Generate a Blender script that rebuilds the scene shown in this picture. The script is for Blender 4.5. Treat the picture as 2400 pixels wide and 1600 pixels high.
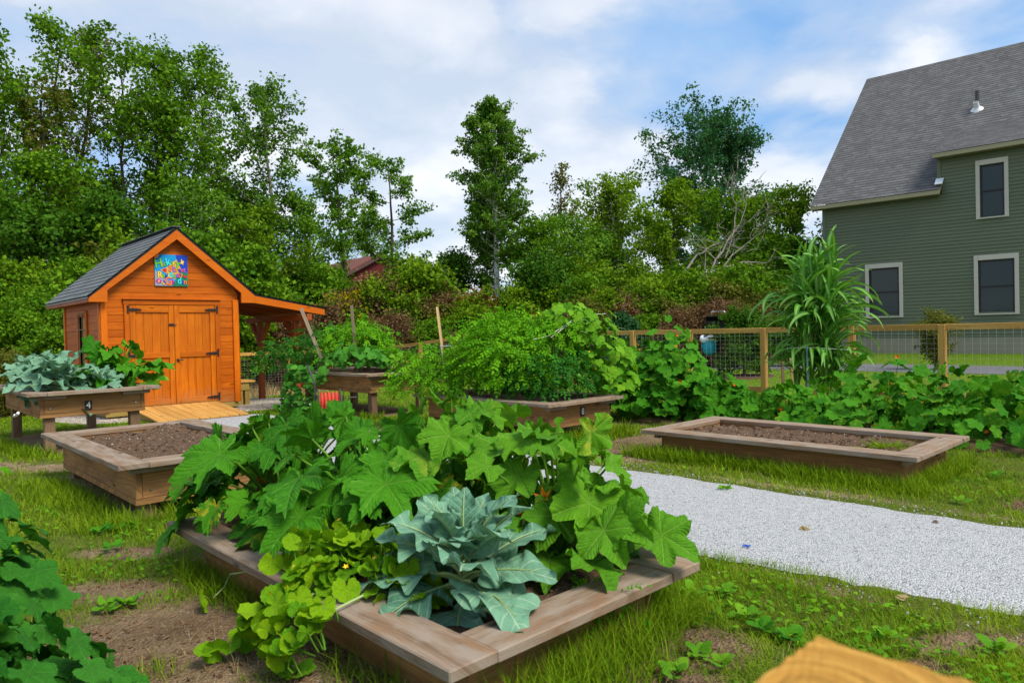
import bpy, math, random
import numpy as np
from mathutils import Matrix, Vector
for o in list(bpy.data.objects): bpy.data.objects.remove(o)
SC = bpy.context.scene; COL = SC.collection
R = math.radians
# ------------------------------------------------------------------ camera
EYE = 1.25; FPX = 1668.6; PIT = .01377; ROL = -.0234
cp, sp, cr, sr = math.cos(PIT), math.sin(PIT), math.cos(ROL), math.sin(ROL)
cam = bpy.data.cameras.new('camera'); camo = bpy.data.objects.new('camera', cam); COL.objects.link(camo)
cam.sensor_width = 36; cam.lens = 36*FPX/2400; cam.clip_start = .05; cam.clip_end = 900
right = Vector((cr, sr*sp, sr*cp)); up = Vector((-sr, cr*sp, cr*cp)); fw = Vector((0, cp, -sp))
camo.matrix_world = Matrix(((right.x, up.x, -fw.x, 0), (right.y, up.y, -fw.y, 0), (right.z, up.z, -fw.z, EYE), (0, 0, 0, 1)))
cam.dof.use_dof = True; cam.dof.focus_distance = 6.5; cam.dof.aperture_fstop = 5.6
SC.camera = camo
# ------------------------------------------------------------------ light
SC.view_settings.view_transform = 'Standard'; SC.view_settings.look = 'None'; SC.view_settings.gamma = 1
SC.view_settings.exposure = 1.55
SC.cycles.use_denoising = True
SC.cycles.max_bounces = 7; SC.cycles.diffuse_bounces = 3; SC.cycles.glossy_bounces = 3; SC.cycles.transmission_bounces = 4
SUN = Vector((.62, -.55, 1.15)).normalized()
EL = math.asin(SUN.z); AZ = math.atan2(SUN.x, SUN.y)
sl = bpy.data.lights.new('sun', 'SUN'); sl.energy = 1.5; sl.angle = R(24); sl.color = (1, .93, .78)
so = bpy.data.objects.new('sun', sl); COL.objects.link(so); so.rotation_euler = (-SUN).to_track_quat('-Z', 'Y').to_euler()
W = bpy.data.worlds.new('World'); SC.world = W; W.use_nodes = True
def world():
    nt = W.node_tree; nt.nodes.clear(); L = nt.links.new
    def nn(t, **k):
        n = nt.nodes.new(t)
        for a, b in k.items(): setattr(n, a, b)
        return n
    out = nn('ShaderNodeOutputWorld'); bg = nn('ShaderNodeBackground'); bg.inputs[1].default_value = .1
    sky = nn('ShaderNodeTexSky', sky_type='NISHITA'); sky.sun_disc = False
    sky.sun_elevation = EL; sky.sun_rotation = AZ; sky.air_density = 1.0; sky.dust_density = .6; sky.ozone_density = 1.6
    tc = nn('ShaderNodeTexCoord'); sep = nn('ShaderNodeSeparateXYZ'); L(tc.outputs['Generated'], sep.inputs[0])
    def m(op, a, b=None, c=None):
        n = nn('ShaderNodeMath', operation=op)
        for i, v in enumerate((a, b, c)):
            if v is None: continue
            if isinstance(v, (int, float)): n.inputs[i].default_value = v
            else: L(v, n.inputs[i])
        return n.outputs[0]
    # a cloud deck overhead: the view direction is carried to a plane high above the place
    den = m('ADD', m('MAXIMUM', sep.outputs[2], 0.0), .26)
    cx = m('DIVIDE', sep.outputs[0], den); cy = m('DIVIDE', sep.outputs[1], den)
    cmb = nn('ShaderNodeCombineXYZ'); L(cx, cmb.inputs[0]); L(cy, cmb.inputs[1])
    def noise(scale, detail, rough, off, dist=0.):
        mp = nn('ShaderNodeMapping'); mp.inputs['Location'].default_value = off; L(cmb.outputs[0], mp.inputs[0])
        n = nn('ShaderNodeTexNoise'); n.inputs['Scale'].default_value = scale; n.inputs['Detail'].default_value = detail
        n.inputs['Roughness'].default_value = rough; n.inputs['Distortion'].default_value = dist; L(mp.outputs[0], n.inputs['Vector']); return n.outputs['Fac']
    def ramp(f, pts):
        r = nn('ShaderNodeValToRGB'); e = r.color_ramp.elements
        while len(e) < len(pts): e.new(.5)
        for x, (p, c) in zip(e, pts): x.position = p; x.color = (c[0], c[1], c[2], 1)
        L(f, r.inputs[0]); return r.outputs[0]
    def mix(f, a, b):
        n = nn('ShaderNodeMix', data_type='RGBA')
        for k, v in ((0, f), (6, a), (7, b)):
            if isinstance(v, (int, float)): n.inputs[k].default_value = v
            elif isinstance(v, tuple): n.inputs[k].default_value = (*v, 1)
            else: L(v, n.inputs[k])
        return n.outputs[2]
    # puffs: rounded cells, their edges broken by noise
    wob = nn('ShaderNodeTexNoise'); wob.inputs['Scale'].default_value = 3.2; wob.inputs['Detail'].default_value = 6; wob.inputs['Roughness'].default_value = .6; L(cmb.outputs[0], wob.inputs['Vector'])
    wv = nn('ShaderNodeVectorMath', operation='MULTIPLY_ADD'); L(wob.outputs['Color'], wv.inputs[0]); wv.inputs[1].default_value = (.34, .34, 0); L(cmb.outputs[0], wv.inputs[2])
    def puff(scale, off):
        mp = nn('ShaderNodeMapping'); mp.inputs['Location'].default_value = off; L(wv.outputs[0], mp.inputs[0])
        v = nn('ShaderNodeTexVoronoi', feature='SMOOTH_F1'); v.inputs['Scale'].default_value = scale; v.inputs['Smoothness'].default_value = .35; L(mp.outputs[0], v.inputs['Vector']); return v.outputs['Distance']
    big = noise(.95, 6, .55, SKY_A, .5)
    fine = noise(3.0, 8, .6, SKY_B, .3)
    thin = noise(1.3, 5, .55, (9.3, 2.2, 4.0), .9)
    pf = m('SUBTRACT', 1.0, m('ADD', m('MULTIPLY', puff(2.1, (.3, .6, 0)), .65), m('MULTIPLY', puff(5.2, (2.3, .1, 0)), .35)))
    blue = mix(ramp(thin, [(.38, (0, 0, 0)), (.70, (.8, .8, .8))]), (.66, 1.55, 2.95), (1.9, 2.5, 3.3))
    shade = ramp(m('ADD', m('MULTIPLY', pf, .62), m('MULTIPLY', fine, .38)), [(.40, (0, 0, 0)), (.66, (1, 1, 1))])
    cloudc = mix(shade, (2.2, 2.5, 2.95), (3.55, 3.57, 3.62))
    mask = ramp(m('ADD', m('ADD', m('MULTIPLY', big, .58), m('MULTIPLY', fine, .14)), m('MULTIPLY', pf, .28)), [(.385, (0, 0, 0)), (.50, (1, 1, 1))])
    low = ramp(sep.outputs[2], [(.0, (1, 1, 1)), (.25, (.35, .35, .35)), (.5, (0, 0, 0))])
    mk = m('MINIMUM', m('ADD', m('MULTIPLY', mask, .92), m('MULTIPLY', low, .5)), 1.0)
    col = mix(mk, blue, cloudc)
    col = mix(.10, col, sky.outputs[0])
    # below the horizon: the dull light of ground
    col = mix(ramp(sep.outputs[2], [(.48, (1, 1, 1)), (.5, (0, 0, 0))]) if False else m('LESS_THAN', sep.outputs[2], -.02), col, (.8, .9, .45))
    L(col, bg.inputs[0]); L(bg.outputs[0], out.inputs[0])
SKY_A = (.4, 6.3, 0.0); SKY_B = (9.2, 1.4, 0.)
world()
# ------------------------------------------------------------------ helpers
def ray(px, py):
    x = (px-1200)/FPX; y = (py-800)/FPX
    X = cr*x+sr*y; y2 = -sr*x+cr*y
    return np.array([X, cp-sp*y2, -(sp+cp*y2)])
def at(px, py, Y):
    d = ray(px, py); return d*(Y/d[1])+np.array([0, 0, EYE])
def on(px, py, z=0.):
    d = ray(px, py); return d*((z-EYE)/d[2])+np.array([0, 0, EYE])
GA = R(43.5); U = np.array([math.cos(GA), math.sin(GA), 0]); V = np.array([-math.sin(GA), math.cos(GA), 0]); Z3 = np.array([0, 0, 1.])
def uv2(u, v): return u*U+v*V
def sstep(t): t = np.clip(t, 0, 1); return t*t*(3-2*t)
def gz(x, y):
    u = x*U[0]+y*U[1]; v = x*V[0]+y*V[1]
    rgt = sstep((14.5-v)/6)
    return .12*sstep((u-12.3)/5.5)*rgt+.2*sstep((u-20.6)/2.6)*rgt-.38*sstep((v-13.2)/6.5)-.1*sstep((u-14)/8)*(1-rgt)
def vnoise(x, y, s, seed=0):
    x = np.asarray(x, float)/s+seed*17.3; y = np.asarray(y, float)/s+seed*7.1
    xi = np.floor(x); yi = np.floor(y); fx = x-xi; fy = y-yi; fx = fx*fx*(3-2*fx); fy = fy*fy*(3-2*fy)
    def h(a, b):
        t = np.sin(a*127.1+b*311.7+seed)*43758.5453; return t-np.floor(t)
    return (h(xi, yi)*(1-fx)+h(xi+1, yi)*fx)*(1-fy)+(h(xi, yi+1)*(1-fx)+h(xi+1, yi+1)*fx)*fy
def fbm(x, y, s, seed=0): return .5*vnoise(x, y, s, seed)+.3*vnoise(x, y, s*.45, seed+1)+.2*vnoise(x, y, s*.2, seed+2)
def nrm(a): a = np.asarray(a, float); return a/np.maximum(np.linalg.norm(a, axis=-1, keepdims=True), 1e-9)
def lin(h):
    h = h.lstrip('#'); c = [int(h[i:i+2], 16)/255 for i in (0, 2, 4)]
    return tuple(x/12.92 if x <= .04045 else ((x+.055)/1.055)**2.4 for x in c)
class MB:
    def __init__(s): s.v = []; s.f = []; s.c = []; s.m = []; s.n = 0
    def add(s, v, f, col=None, mi=0):
        v = np.asarray(v, float).reshape(-1, 3)
        if col is None: col = np.zeros((len(v), 4))
        col = np.broadcast_to(np.asarray(col, float), (len(v), 4))
        s.v.append(v); s.c.append(col)
        groups = f if isinstance(f, list) and len(f) and isinstance(f[0], np.ndarray) and f[0].ndim == 2 else None
        if groups is None:
            by = {}
            for q in f: by.setdefault(len(q), []).append(q)
            groups = [np.array(x) for x in by.values()]
        for g in groups: s.f.append(g+s.n); s.m.append(np.full(len(g), mi))
        s.n += len(v); return s
    def build(s, name, mats, parent=None, smooth=False, loc=None):
        me = bpy.data.meshes.new(name)
        v = np.concatenate(s.v); c = np.concatenate(s.c)
        me.vertices.add(len(v)); me.vertices.foreach_set('co', v.astype(np.float32).ravel())
        li = np.concatenate([g.ravel() for g in s.f]); lt = np.concatenate([np.full(len(g), g.shape[1]) for g in s.f])
        ls = np.concatenate([[0], np.cumsum(lt)[:-1]])
        me.loops.add(len(li)); me.loops.foreach_set('vertex_index', li.astype(np.int32))
        me.polygons.add(len(lt)); me.polygons.foreach_set('loop_start', ls.astype(np.int32)); me.polygons.foreach_set('loop_total', lt.astype(np.int32))
        me.polygons.foreach_set('material_index', np.concatenate(s.m).astype(np.int32))
        me.polygons.foreach_set('use_smooth', np.full(len(lt), bool(smooth)))
        me.update(calc_edges=True); me.validate()
        a = me.color_attributes.new('Col', 'FLOAT_COLOR', 'POINT'); a.data.foreach_set('color', c.astype(np.float32).ravel())
        for m in (mats if isinstance(mats, (list, tuple)) else [mats]): me.materials.append(m)
        o = bpy.data.objects.new(name, me); COL.objects.link(o)
        if parent is not None: o.parent = parent
        if loc is not None: o.location = loc
        return o
    # ---- shapes
    def box(s, c, size, rot=None, bev=.004, along=None, mi=0, rnd=None):
        c = np.asarray(c, float); h = np.asarray(size, float)/2; b = min(bev, h.min()*.45)
        if along is None: along = int(np.argmax(h))
        oth = [i for i in range(3) if i != along]
        sg = np.array([[x, y, z] for x in (-1, 1) for y in (-1, 1) for z in (-1, 1)], float)
        vs = []
        for k in range(8):
            for ax in range(3):
                p = sg[k]*(h-b); p[ax] = sg[k][ax]*h[ax]; vs.append(p)
        vs = np.array(vs); F = []
        idx = lambda k, ax: k*3+ax
        key = {tuple(sg[k]): k for k in range(8)}
        def K(*t): return key[tuple(float(x) for x in t)]
        for ax in range(3):
            a, d = [i for i in range(3) if i != ax]
            for sgn in (-1, 1):
                q = []
                for sa, sd in ((-1, -1), (1, -1), (1, 1), (-1, 1)):
                    t = [0, 0, 0]; t[ax] = sgn; t[a] = sa; t[d] = sd; q.append(idx(K(*t), ax))
                flip = (sgn < 0) != (ax == 1)
                F.append(q[::-1] if flip else q)
        for ax in range(3):      # edges along ax
            a, d = [i for i in range(3) if i != ax]
            for sa in (-1, 1):
                for sd in (-1, 1):
                    t0 = [0, 0, 0]; t0[ax] = -1; t0[a] = sa; t0[d] = sd; t1 = list(t0); t1[ax] = 1
                    k0, k1 = K(*t0), K(*t1); F.append([idx(k0, a), idx(k1, a), idx(k1, d), idx(k0, d)])
        for k in range(8): F.append([k*3, k*3+1, k*3+2])
        r = random.random() if rnd is None else rnd
        col = np.stack([np.full(24, r), vs[:, along], vs[:, oth[0]]+vs[:, oth[1]], np.zeros(24)], 1)
        if rot is not None: vs = vs @ np.asarray(rot).T
        return s.add(vs+c, F, col, mi)
    def beam(s, p, q, w, h, bev=.004, upv=(0, 0, 1), mi=0):      # box between two points
        p = np.asarray(p, float); q = np.asarray(q, float); d = q-p; Ln = np.linalg.norm(d); x = d/Ln
        y = np.cross(upv, x); y /= np.linalg.norm(y); z = np.cross(x, y)
        return s.box((p+q)/2, (Ln, w, h), np.stack([x, y, z], 1), bev, 0, mi)
    def tube(s, P, r, n=6, cap=True, col=None, mi=0):
        P = np.asarray(P, float); m = len(P); r = np.broadcast_to(np.asarray(r, float), (m,))
        T = nrm(np.gradient(P, axis=0)); a = np.array([0, 0, 1.]) if abs(T[0][2]) < .9 else np.array([1., 0, 0])
        X = nrm(np.cross(T, a)); Y = np.cross(T, X); th = np.arange(n)/n*2*math.pi
        vs = P[:, None]+r[:, None, None]*(np.cos(th)[None, :, None]*X[:, None]+np.sin(th)[None, :, None]*Y[:, None])
        L = np.concatenate([[0], np.cumsum(np.linalg.norm(np.diff(P, axis=0), axis=1))])
        i = np.arange(m-1)[:, None]*n; j = np.arange(n)[None]; k = (j+1) % n
        F = [np.stack([i+j, i+k, i+n+k, i+n+j], -1).reshape(-1, 4)]
        if col is None:
            rr = random.random(); c = np.zeros((m, n, 4)); c[..., 0] = rr; c[..., 1] = L[:, None]; c[..., 2] = (th*r.mean())[None]
            col = c.reshape(-1, 4)
        s.add(vs.reshape(-1, 3), F, col, mi)
        if cap:
            c1 = np.broadcast_to(col, (m*n, 4))
            s.add(vs[0][::-1], [list(range(n))], c1[:n], mi); s.add(vs[-1], [list(range(n))], c1[-n:], mi)
        return s
    def prism(s, poly, y0, y1, mi=0, col=None):        # polygon in (x, z) extruded along y
        n = len(poly); a = np.array([[x, y0, z] for x, z in poly]); b = np.array([[x, y1, z] for x, z in poly])
        v = np.concatenate([a, b]); F = [list(range(n)), list(range(n, 2*n))[::-1]]+[[i, i+n, (i+1) % n+n, (i+1) % n] for i in range(n)]
        if col is None: col = np.stack([np.full(2*n, random.random()), v[:, 0], v[:, 2]+v[:, 1], np.zeros(2*n)], 1)
        return s.add(v, F, col, mi)
    def lathe(s, prof, n=20, c=(0, 0, 0), axis=None, mi=0):      # profile (r, h) round the axis
        prof = np.array(prof, float); th = np.arange(n)/n*2*math.pi; m = len(prof)
        vs = np.stack([prof[:, 0:1]*np.cos(th), prof[:, 0:1]*np.sin(th), np.repeat(prof[:, 1:2], n, 1)], -1).reshape(-1, 3)
        if axis is not None: vs = vs @ np.array(axis).T
        i = np.arange(m-1)[:, None]*n; j = np.arange(n)[None]; k = (j+1) % n
        return s.add(vs+np.asarray(c), [np.stack([i+j, i+k, i+n+k, i+n+j], -1).reshape(-1, 4)], None, mi)
    def grid(s, X, Y, Zf, col=None, mi=0):
        gx, gy = np.meshgrid(X, Y); z = Zf(gx, gy); n, m = gx.shape
        i = np.arange(n-1)[:, None]*m; j = np.arange(m-1)[None]
        f = np.stack([i+j, i+j+1, i+m+j+1, i+m+j], -1).reshape(-1, 4)
        return s.add(np.stack([gx, gy, z], -1).reshape(-1, 3), [f], None if col is None else col(gx, gy).reshape(-1, 4), mi)
    def inst(s, tv, tf, M, P, sc, tone, tone2=None, mi=0):       # many copies of one leaf in one mesh; M (k,3,3) columns = local axes
        k = len(P); n = len(tv); tv = np.asarray(tv)
        if k == 0: return s
        sc = np.broadcast_to(np.asarray(sc, float), (k,))
        vs = np.einsum('kij,nj->kni', M, tv[:, :3])*sc[:, None, None]+P[:, None]
        c = np.zeros((k, n, 4)); c[..., 0] = np.asarray(tone)[:, None]; c[..., 1] = tv[None, :, 3]; c[..., 2] = tv[None, :, 4]
        c[..., 3] = 0 if tone2 is None else np.asarray(tone2)[:, None]
        fs = [(f[None]+(np.arange(k)*n)[:, None, None]).reshape(-1, f.shape[1]) for f in tf]
        return s.add(vs.reshape(-1, 3), fs, c.reshape(-1, 4), mi)
def frames(tip, normal):
    y = nrm(tip); z = np.asarray(normal, float); z = nrm(z-(z*y).sum(-1, keepdims=True)*y); x = np.cross(y, z)
    return np.stack([x, y, z], -1)
def tag(o, label=None, cat=None, group=None, kind=None):
    for k, v in (('label', label), ('category', cat), ('group', group), ('kind', kind)):
        if v: o[k] = v
    return o
def thing(name, label, cat, loc=(0, 0, 0), rz=0, group=None):
    o = bpy.data.objects.new(name, None); COL.objects.link(o); o.empty_display_size = .1
    o.location = [float(x) for x in loc]; o.rotation_euler = (0, 0, rz)
    return tag(o, label, cat, group)
def copy_tree(o, loc, rz, scale=1, label=None):
    c = o.copy(); COL.objects.link(c); c.location = [float(x) for x in loc]; c.rotation_euler = (0, 0, rz); c.scale = (scale,)*3
    if label: c['label'] = label
    for ch in o.children:
        d = ch.copy(); COL.objects.link(d); d.parent = c
    return c
def text_mb(mb, txt, size, fn, mi=0, shear=0, depth=.004):
    cu = bpy.data.curves.new('t', 'FONT'); cu.body = txt; cu.size = size; cu.extrude = depth; cu.align_x = 'CENTER'; cu.align_y = 'CENTER'; cu.shear = shear; cu.resolution_u = 3
    ob = bpy.data.objects.new('t', cu); COL.objects.link(ob); dg = bpy.context.evaluated_depsgraph_get(); dg.update()
    me = bpy.data.meshes.new_from_object(ob.evaluated_get(dg))
    v = np.array([tuple(x.co) for x in me.vertices]); f = [list(p.vertices) for p in me.polygons]
    if len(v): mb.add(np.array([fn(p) for p in v]), f, None, mi)
    bpy.data.objects.remove(ob); bpy.data.curves.remove(cu); bpy.data.meshes.remove(me)
# ------------------------------------------------------------------ materials
class NT:
    def __init__(s, name):
        s.m = bpy.data.materials.new(name); s.m.use_nodes = True; s.t = s.m.node_tree; s.t.nodes.clear()
        s.out = s.n('ShaderNodeOutputMaterial')
    def n(s, t, **k):
        x = s.t.nodes.new(t)
        for a, b in k.items(): setattr(x, a, b)
        return x
    def L(s, a, b): s.t.links.new(a, b)
    def put(s, sock, v):
        if v is None: return
        if isinstance(v, (int, float)): sock.default_value = v
        elif isinstance(v, tuple): sock.default_value = (*v, 1) if (len(v) == 3 and sock.type == 'RGBA') else v
        else: s.L(v, sock)
    def math(s, op, a, b=None, c=None, clamp=False):
        x = s.n('ShaderNodeMath', operation=op); x.use_clamp = clamp
        for i, v in enumerate((a, b, c)): s.put(x.inputs[i], v)
        return x.outputs[0]
    def mix(s, f, a, b, blend='MIX'):
        x = s.n('ShaderNodeMix', data_type='RGBA', blend_type=blend); s.put(x.inputs[0], f); s.put(x.inputs[6], a); s.put(x.inputs[7], b); return x.outputs[2]
    def attr(s):
        a = s.n('ShaderNodeAttribute', attribute_name='Col'); p = s.n('ShaderNodeSeparateColor'); s.L(a.outputs['Color'], p.inputs[0])
        return p.outputs[0], p.outputs[1], p.outputs[2], a.outputs['Alpha']
    def vec(s, x, y, z=0.):
        c = s.n('ShaderNodeCombineXYZ')
        for i, v in enumerate((x, y, z)): s.put(c.inputs[i], v)
        return c.outputs[0]
    def noise(s, v, scale, det=4, rough=.55, dist=0.):
        x = s.n('ShaderNodeTexNoise'); x.inputs['Scale'].default_value = scale; x.inputs['Detail'].default_value = det
        x.inputs['Roughness'].default_value = rough; x.inputs['Distortion'].default_value = dist; s.put(x.inputs['Vector'], v); return x.outputs['Fac']
    def vor(s, v, scale, feat='F1', out='Distance', rnd=1.):
        x = s.n('ShaderNodeTexVoronoi', feature=feat); x.inputs['Scale'].default_value = scale; x.inputs['Randomness'].default_value = rnd; s.put(x.inputs['Vector'], v); return x.outputs[out]
    def ramp(s, f, pts, interp='LINEAR'):
        r = s.n('ShaderNodeValToRGB'); r.color_ramp.interpolation = interp; e = r.color_ramp.elements
        while len(e) < len(pts): e.new(.5)
        for x, (p, c) in zip(e, pts):
            x.position = p; c = (c,)*3 if isinstance(c, (int, float)) else c; x.color = (*c, 1)
        s.put(r.inputs[0], f); return r.outputs[0]
    def obj(s): return s.n('ShaderNodeTexCoord').outputs['Object']
    def geo(s): return s.n('ShaderNodeNewGeometry').outputs['Position']
    def bump(s, h, st=.3, d=.01):
        b = s.n('ShaderNodeBump'); b.inputs['Strength'].default_value = st; b.inputs['Distance'].default_value = d; s.put(b.inputs['Height'], h); return b.outputs[0]
    def pbr(s, col, rough=.6, nor=None, spec=.4, metal=0., sheen=0.):
        b = s.n('ShaderNodeBsdfPrincipled'); s.put(b.inputs['Base Color'], col); s.put(b.inputs['Roughness'], rough)
        b.inputs['Specular IOR Level'].default_value = spec; b.inputs['Metallic'].default_value = metal
        if nor is not None: s.L(nor, b.inputs['Normal'])
        return b.outputs[0]
    def done(s, sh): s.L(sh, s.out.inputs[0]); return s.m
def plain(name, col, rough=.5, metal=0., spec=.4, var=.15, sc=6.):
    n = NT(name); p = n.obj(); k = n.noise(p, sc, 5)
    c = n.mix(k, tuple(x*(1-var) for x in col), tuple(min(1, x*(1+var)) for x in col))
    return n.done(n.pbr(c, rough, n.bump(n.noise(p, sc*14, 3), .12, .003), spec, metal))
def wood(name, c1, c2, stain=None, stain_amt=.5, rough=.7, grain=40., knots=True, bump=.25, spec=.25, grey=None, splash=None):
    n = NT(name); r, a, c, _ = n.attr(); off = n.math('MULTIPLY', r, 53.)
    v1 = n.vec(n.math('ADD', n.math('MULTIPLY', a, 1.6), off), n.math('MULTIPLY', c, grain*.55), off)
    wob = n.noise(n.vec(n.math('MULTIPLY', a, 2.2), n.math('MULTIPLY', c, 5.), off), 1., 3)
    v2 = n.vec(n.math('ADD', n.math('MULTIPLY', a, .9), off), n.math('ADD', n.math('MULTIPLY', c, grain*2.2), n.math('MULTIPLY', wob, 9.)), off)
    g1 = n.noise(v1, 1., 5, .6); g2 = n.noise(v2, 1., 4, .6)
    col = n.mix(n.ramp(g1, [(.3, 0.), (.7, 1.)]), c1, c2)
    col = n.mix(n.math('MULTIPLY', n.ramp(g2, [(.48, 0.), (.62, 1.)]), .45), col, tuple(x*.55 for x in c1))
    col = n.mix(n.math('MULTIPLY', n.math('SUBTRACT', r, .4), .85, clamp=True), col, tuple(x*.62 for x in c1))
    if stain is not None:
        b = n.noise(n.vec(n.math('ADD', n.math('MULTIPLY', a, 2.2), off), n.math('MULTIPLY', c, 6.), 0.), 1., 4, .6, .5)
        col = n.mix(n.math('MULTIPLY', n.ramp(b, [(.46, 0.), (.66, 1.)]), stain_amt), col, stain)
    if grey is not None:
        b2 = n.noise(n.vec(n.math('ADD', n.math('MULTIPLY', a, 4.), off), n.math('MULTIPLY', c, 14.), 3.), 1., 5, .65)
        col = n.mix(n.ramp(b2, [(.4, 0.), (.6, .8)]), col, grey)
    if knots:
        kv = n.vor(n.vec(n.math('ADD', n.math('MULTIPLY', a, 2.2), off), n.math('MULTIPLY', c, 6.5), off), 1.)
        col = n.mix(n.ramp(kv, [(.05, .85), (.13, 0.)]), col, tuple(x*.33 for x in c1))
    if splash is not None:
        q = n.n('ShaderNodeSeparateXYZ'); oc = n.obj(); n.L(oc, q.inputs[0]); nz = n.noise(oc, 5., 5, .65)
        col = n.mix(n.ramp(n.math('ADD', q.outputs[2], n.math('MULTIPLY', n.math('SUBTRACT', nz, .5), .5)), [(.12, .55), (.42, 0.)]), col, splash)
        col = n.mix(n.ramp(n.noise(oc, 1.3, 4, .6), [(.45, 0.), (.7, .35)]), col, tuple(x*.66 for x in c1))
    h = n.math('ADD', g1, n.math('MULTIPLY', g2, .6))
    return n.done(n.pbr(col, rough, n.bump(h, bump, .004), spec))
def leafmat(name, c1, c2, veinc, vein=.6, palm=7, rough=.5, tr=.28, spec=.35, mode='palm', bumpy=.5, yellow=None):
    n = NT(name); tone, x, y, w = n.attr()
    col = n.mix(tone, c1, c2)
    p = n.vec(x, y, n.math('MULTIPLY', tone, 31.))
    blot = n.noise(p, 7., 4); col = n.mix(n.math('MULTIPLY', n.ramp(blot, [(.42, 0.), (.7, 1.)]), .3), col, tuple(min(1, v*1.5) for v in c2))
    sv = n.vor(p, 9., 'F1', 'Distance'); col = n.mix(n.math('MULTIPLY', n.ramp(sv, [(.05, 1.), (.09, 0.)]), n.ramp(w, [(.45, 0.), (.6, .75)])), col, (.22, .17, .05))
    if yellow is not None:
        e = n.math('MULTIPLY', n.ramp(n.noise(p, 2.3, 3), [(.50, 0.), (.64, 1.)]), n.ramp(w, [(.80, 0.), (.97, .8)])); col = n.mix(e, col, yellow)
    rr = n.math('SQRT', n.math('ADD', n.math('MULTIPLY', x, x), n.math('MULTIPLY', y, y)))
    if mode == 'palm':
        th = n.math('ARCTAN2', x, y); k = n.math('MULTIPLY', th, palm/(2*math.pi))
        d = n.math('ABSOLUTE', n.math('SUBTRACT', n.math('FRACT', n.math('ADD', k, .5)), .5))       # 0 on a main vein
        main = n.math('LESS_THAN', n.math('MULTIPLY', d, rr), .012)
        br = n.math('FRACT', n.math('ADD', n.math('MULTIPLY', rr, 6.), n.math('MULTIPLY', d, -9.)))
        side = n.math('MULTIPLY', n.math('LESS_THAN', n.math('ABSOLUTE', n.math('SUBTRACT', br, .5)), .07), .5)
        h = n.math('ADD', n.math('ADD', n.math('MULTIPLY', n.math('ABSOLUTE', n.math('SUBTRACT', br, .5)), .9), n.noise(p, 16., 4)), n.math('MULTIPLY', n.ramp(n.math('MULTIPLY', d, rr), [(.0, 0.), (.06, 1.)]), .8))
    elif mode == 'pinn':
        ax = n.math('ABSOLUTE', x); main = n.math('LESS_THAN', ax, n.math('SUBTRACT', .026, n.math('MULTIPLY', y, .02)))
        br = n.math('FRACT', n.math('SUBTRACT', n.math('MULTIPLY', y, 6.5), n.math('MULTIPLY', ax, 6.)))
        side = n.math('MULTIPLY', n.math('LESS_THAN', n.math('ABSOLUTE', n.math('SUBTRACT', br, .5)), .06), .55)
        h = n.math('ADD', n.math('MULTIPLY', n.math('ABSOLUTE', n.math('SUBTRACT', br, .5)), .6), n.noise(p, 16., 3))
    elif mode == 'strap':
        ax = n.math('ABSOLUTE', x); main = n.math('LESS_THAN', ax, .012)
        side = n.math('MULTIPLY', n.ramp(n.noise(n.vec(n.math('MULTIPLY', x, 160.), n.math('MULTIPLY', y, 1.5), tone), 1., 2), [(.45, 0.), (.6, 1.)]), .25); h = side
    else: main = side = None; h = n.noise(p, 9., 3)
    if main is not None: col = n.mix(n.math('MULTIPLY', n.math('MAXIMUM', main, side), vein), col, veinc)
    b = n.pbr(col, min(.75, rough+.12), n.bump(h, bumpy, .012), spec*.42)
    t = n.n('ShaderNodeBsdfTranslucent'); n.L(n.mix(.5, col, n.mix(1., col, (1.6, 1.35, .25), 'MULTIPLY')), t.inputs[0])
    ms = n.n('ShaderNodeMixShader'); ms.inputs[0].default_value = tr; n.L(b, ms.inputs[1]); n.L(t.outputs[0], ms.inputs[2])
    return n.done(ms.outputs[0])
M = {}
M['cap'] = wood('weathered_cap_wood', (.18, .118, .075), (.34, .25, .18), (.23, .115, .052), .55, .8, 46, True, .5, .12, (.29, .24, .195))
M['board'] = wood('brown_plank_wood', (.25, .122, .044), (.45, .24, .092), (.15, .078, .038), .6, .8, 30, True, .3, .15)
M['deckfloor'] = wood('dark_plank_wood', (.13, .075, .045), (.22, .13, .08), None, 0, .85, 30, False)
M['leg'] = wood('leg_wood', (.17, .10, .055), (.28, .17, .10), (.09, .055, .04), .5, .8, 36, False, .3)
M['shed'] = wood('orange_stained_wood', (.48, .098, .002), (.64, .155, .003), (.38, .062, .002), .6, .55, 30, True, .2, .18, None, (.30, .15, .06))
M['sheddoor'] = wood('amber_stained_wood', (.52, .12, .002), (.68, .185, .003), (.42, .08, .002), .5, .5, 30, True, .2, .2, None, (.32, .17, .07))
M['shedtrim'] = wood('bright_orange_trim_wood', (.62, .13, .002), (.76, .19, .004), (.52, .09, .002), .4, .5, 34, True, .12, .2)
M['shedpost'] = wood('red_brown_post_wood', (.30, .06, .012), (.42, .10, .02), (.2, .04, .01), .5, .55, 34, False)
M['pine'] = wood('yellow_pine_wood', (.46, .25, .055), (.62, .37, .10), (.42, .19, .04), .4, .6, 30, True, .2, .3)
M['ramp'] = wood('ramp_plank_wood', (.50, .25, .055), (.66, .38, .11), (.42, .2, .05), .35, .65, 28, True, .2, .3)
M['treated'] = wood('treated_olive_wood', (.30, .21, .05), (.42, .30, .09), None, 0, .7, 26, True)
M['stake'] = wood('stake_wood', (.42, .28, .12), (.60, .42, .2), None, 0, .75, 40, False)
M['stakegrey'] = wood('grey_stake_wood', (.24, .18, .12), (.34, .27, .19), None, 0, .8, 40, False)
M['black'] = plain('black_iron', (.012, .012, .013), .5)
M['blackpaint'] = plain('black_enamel', (.012, .012, .013), .3)
M['plate'] = plain('black_plate', (.01, .01, .011), .55)
M['digit'] = plain('white_lettering', (.72, .72, .68), .5)
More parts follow.
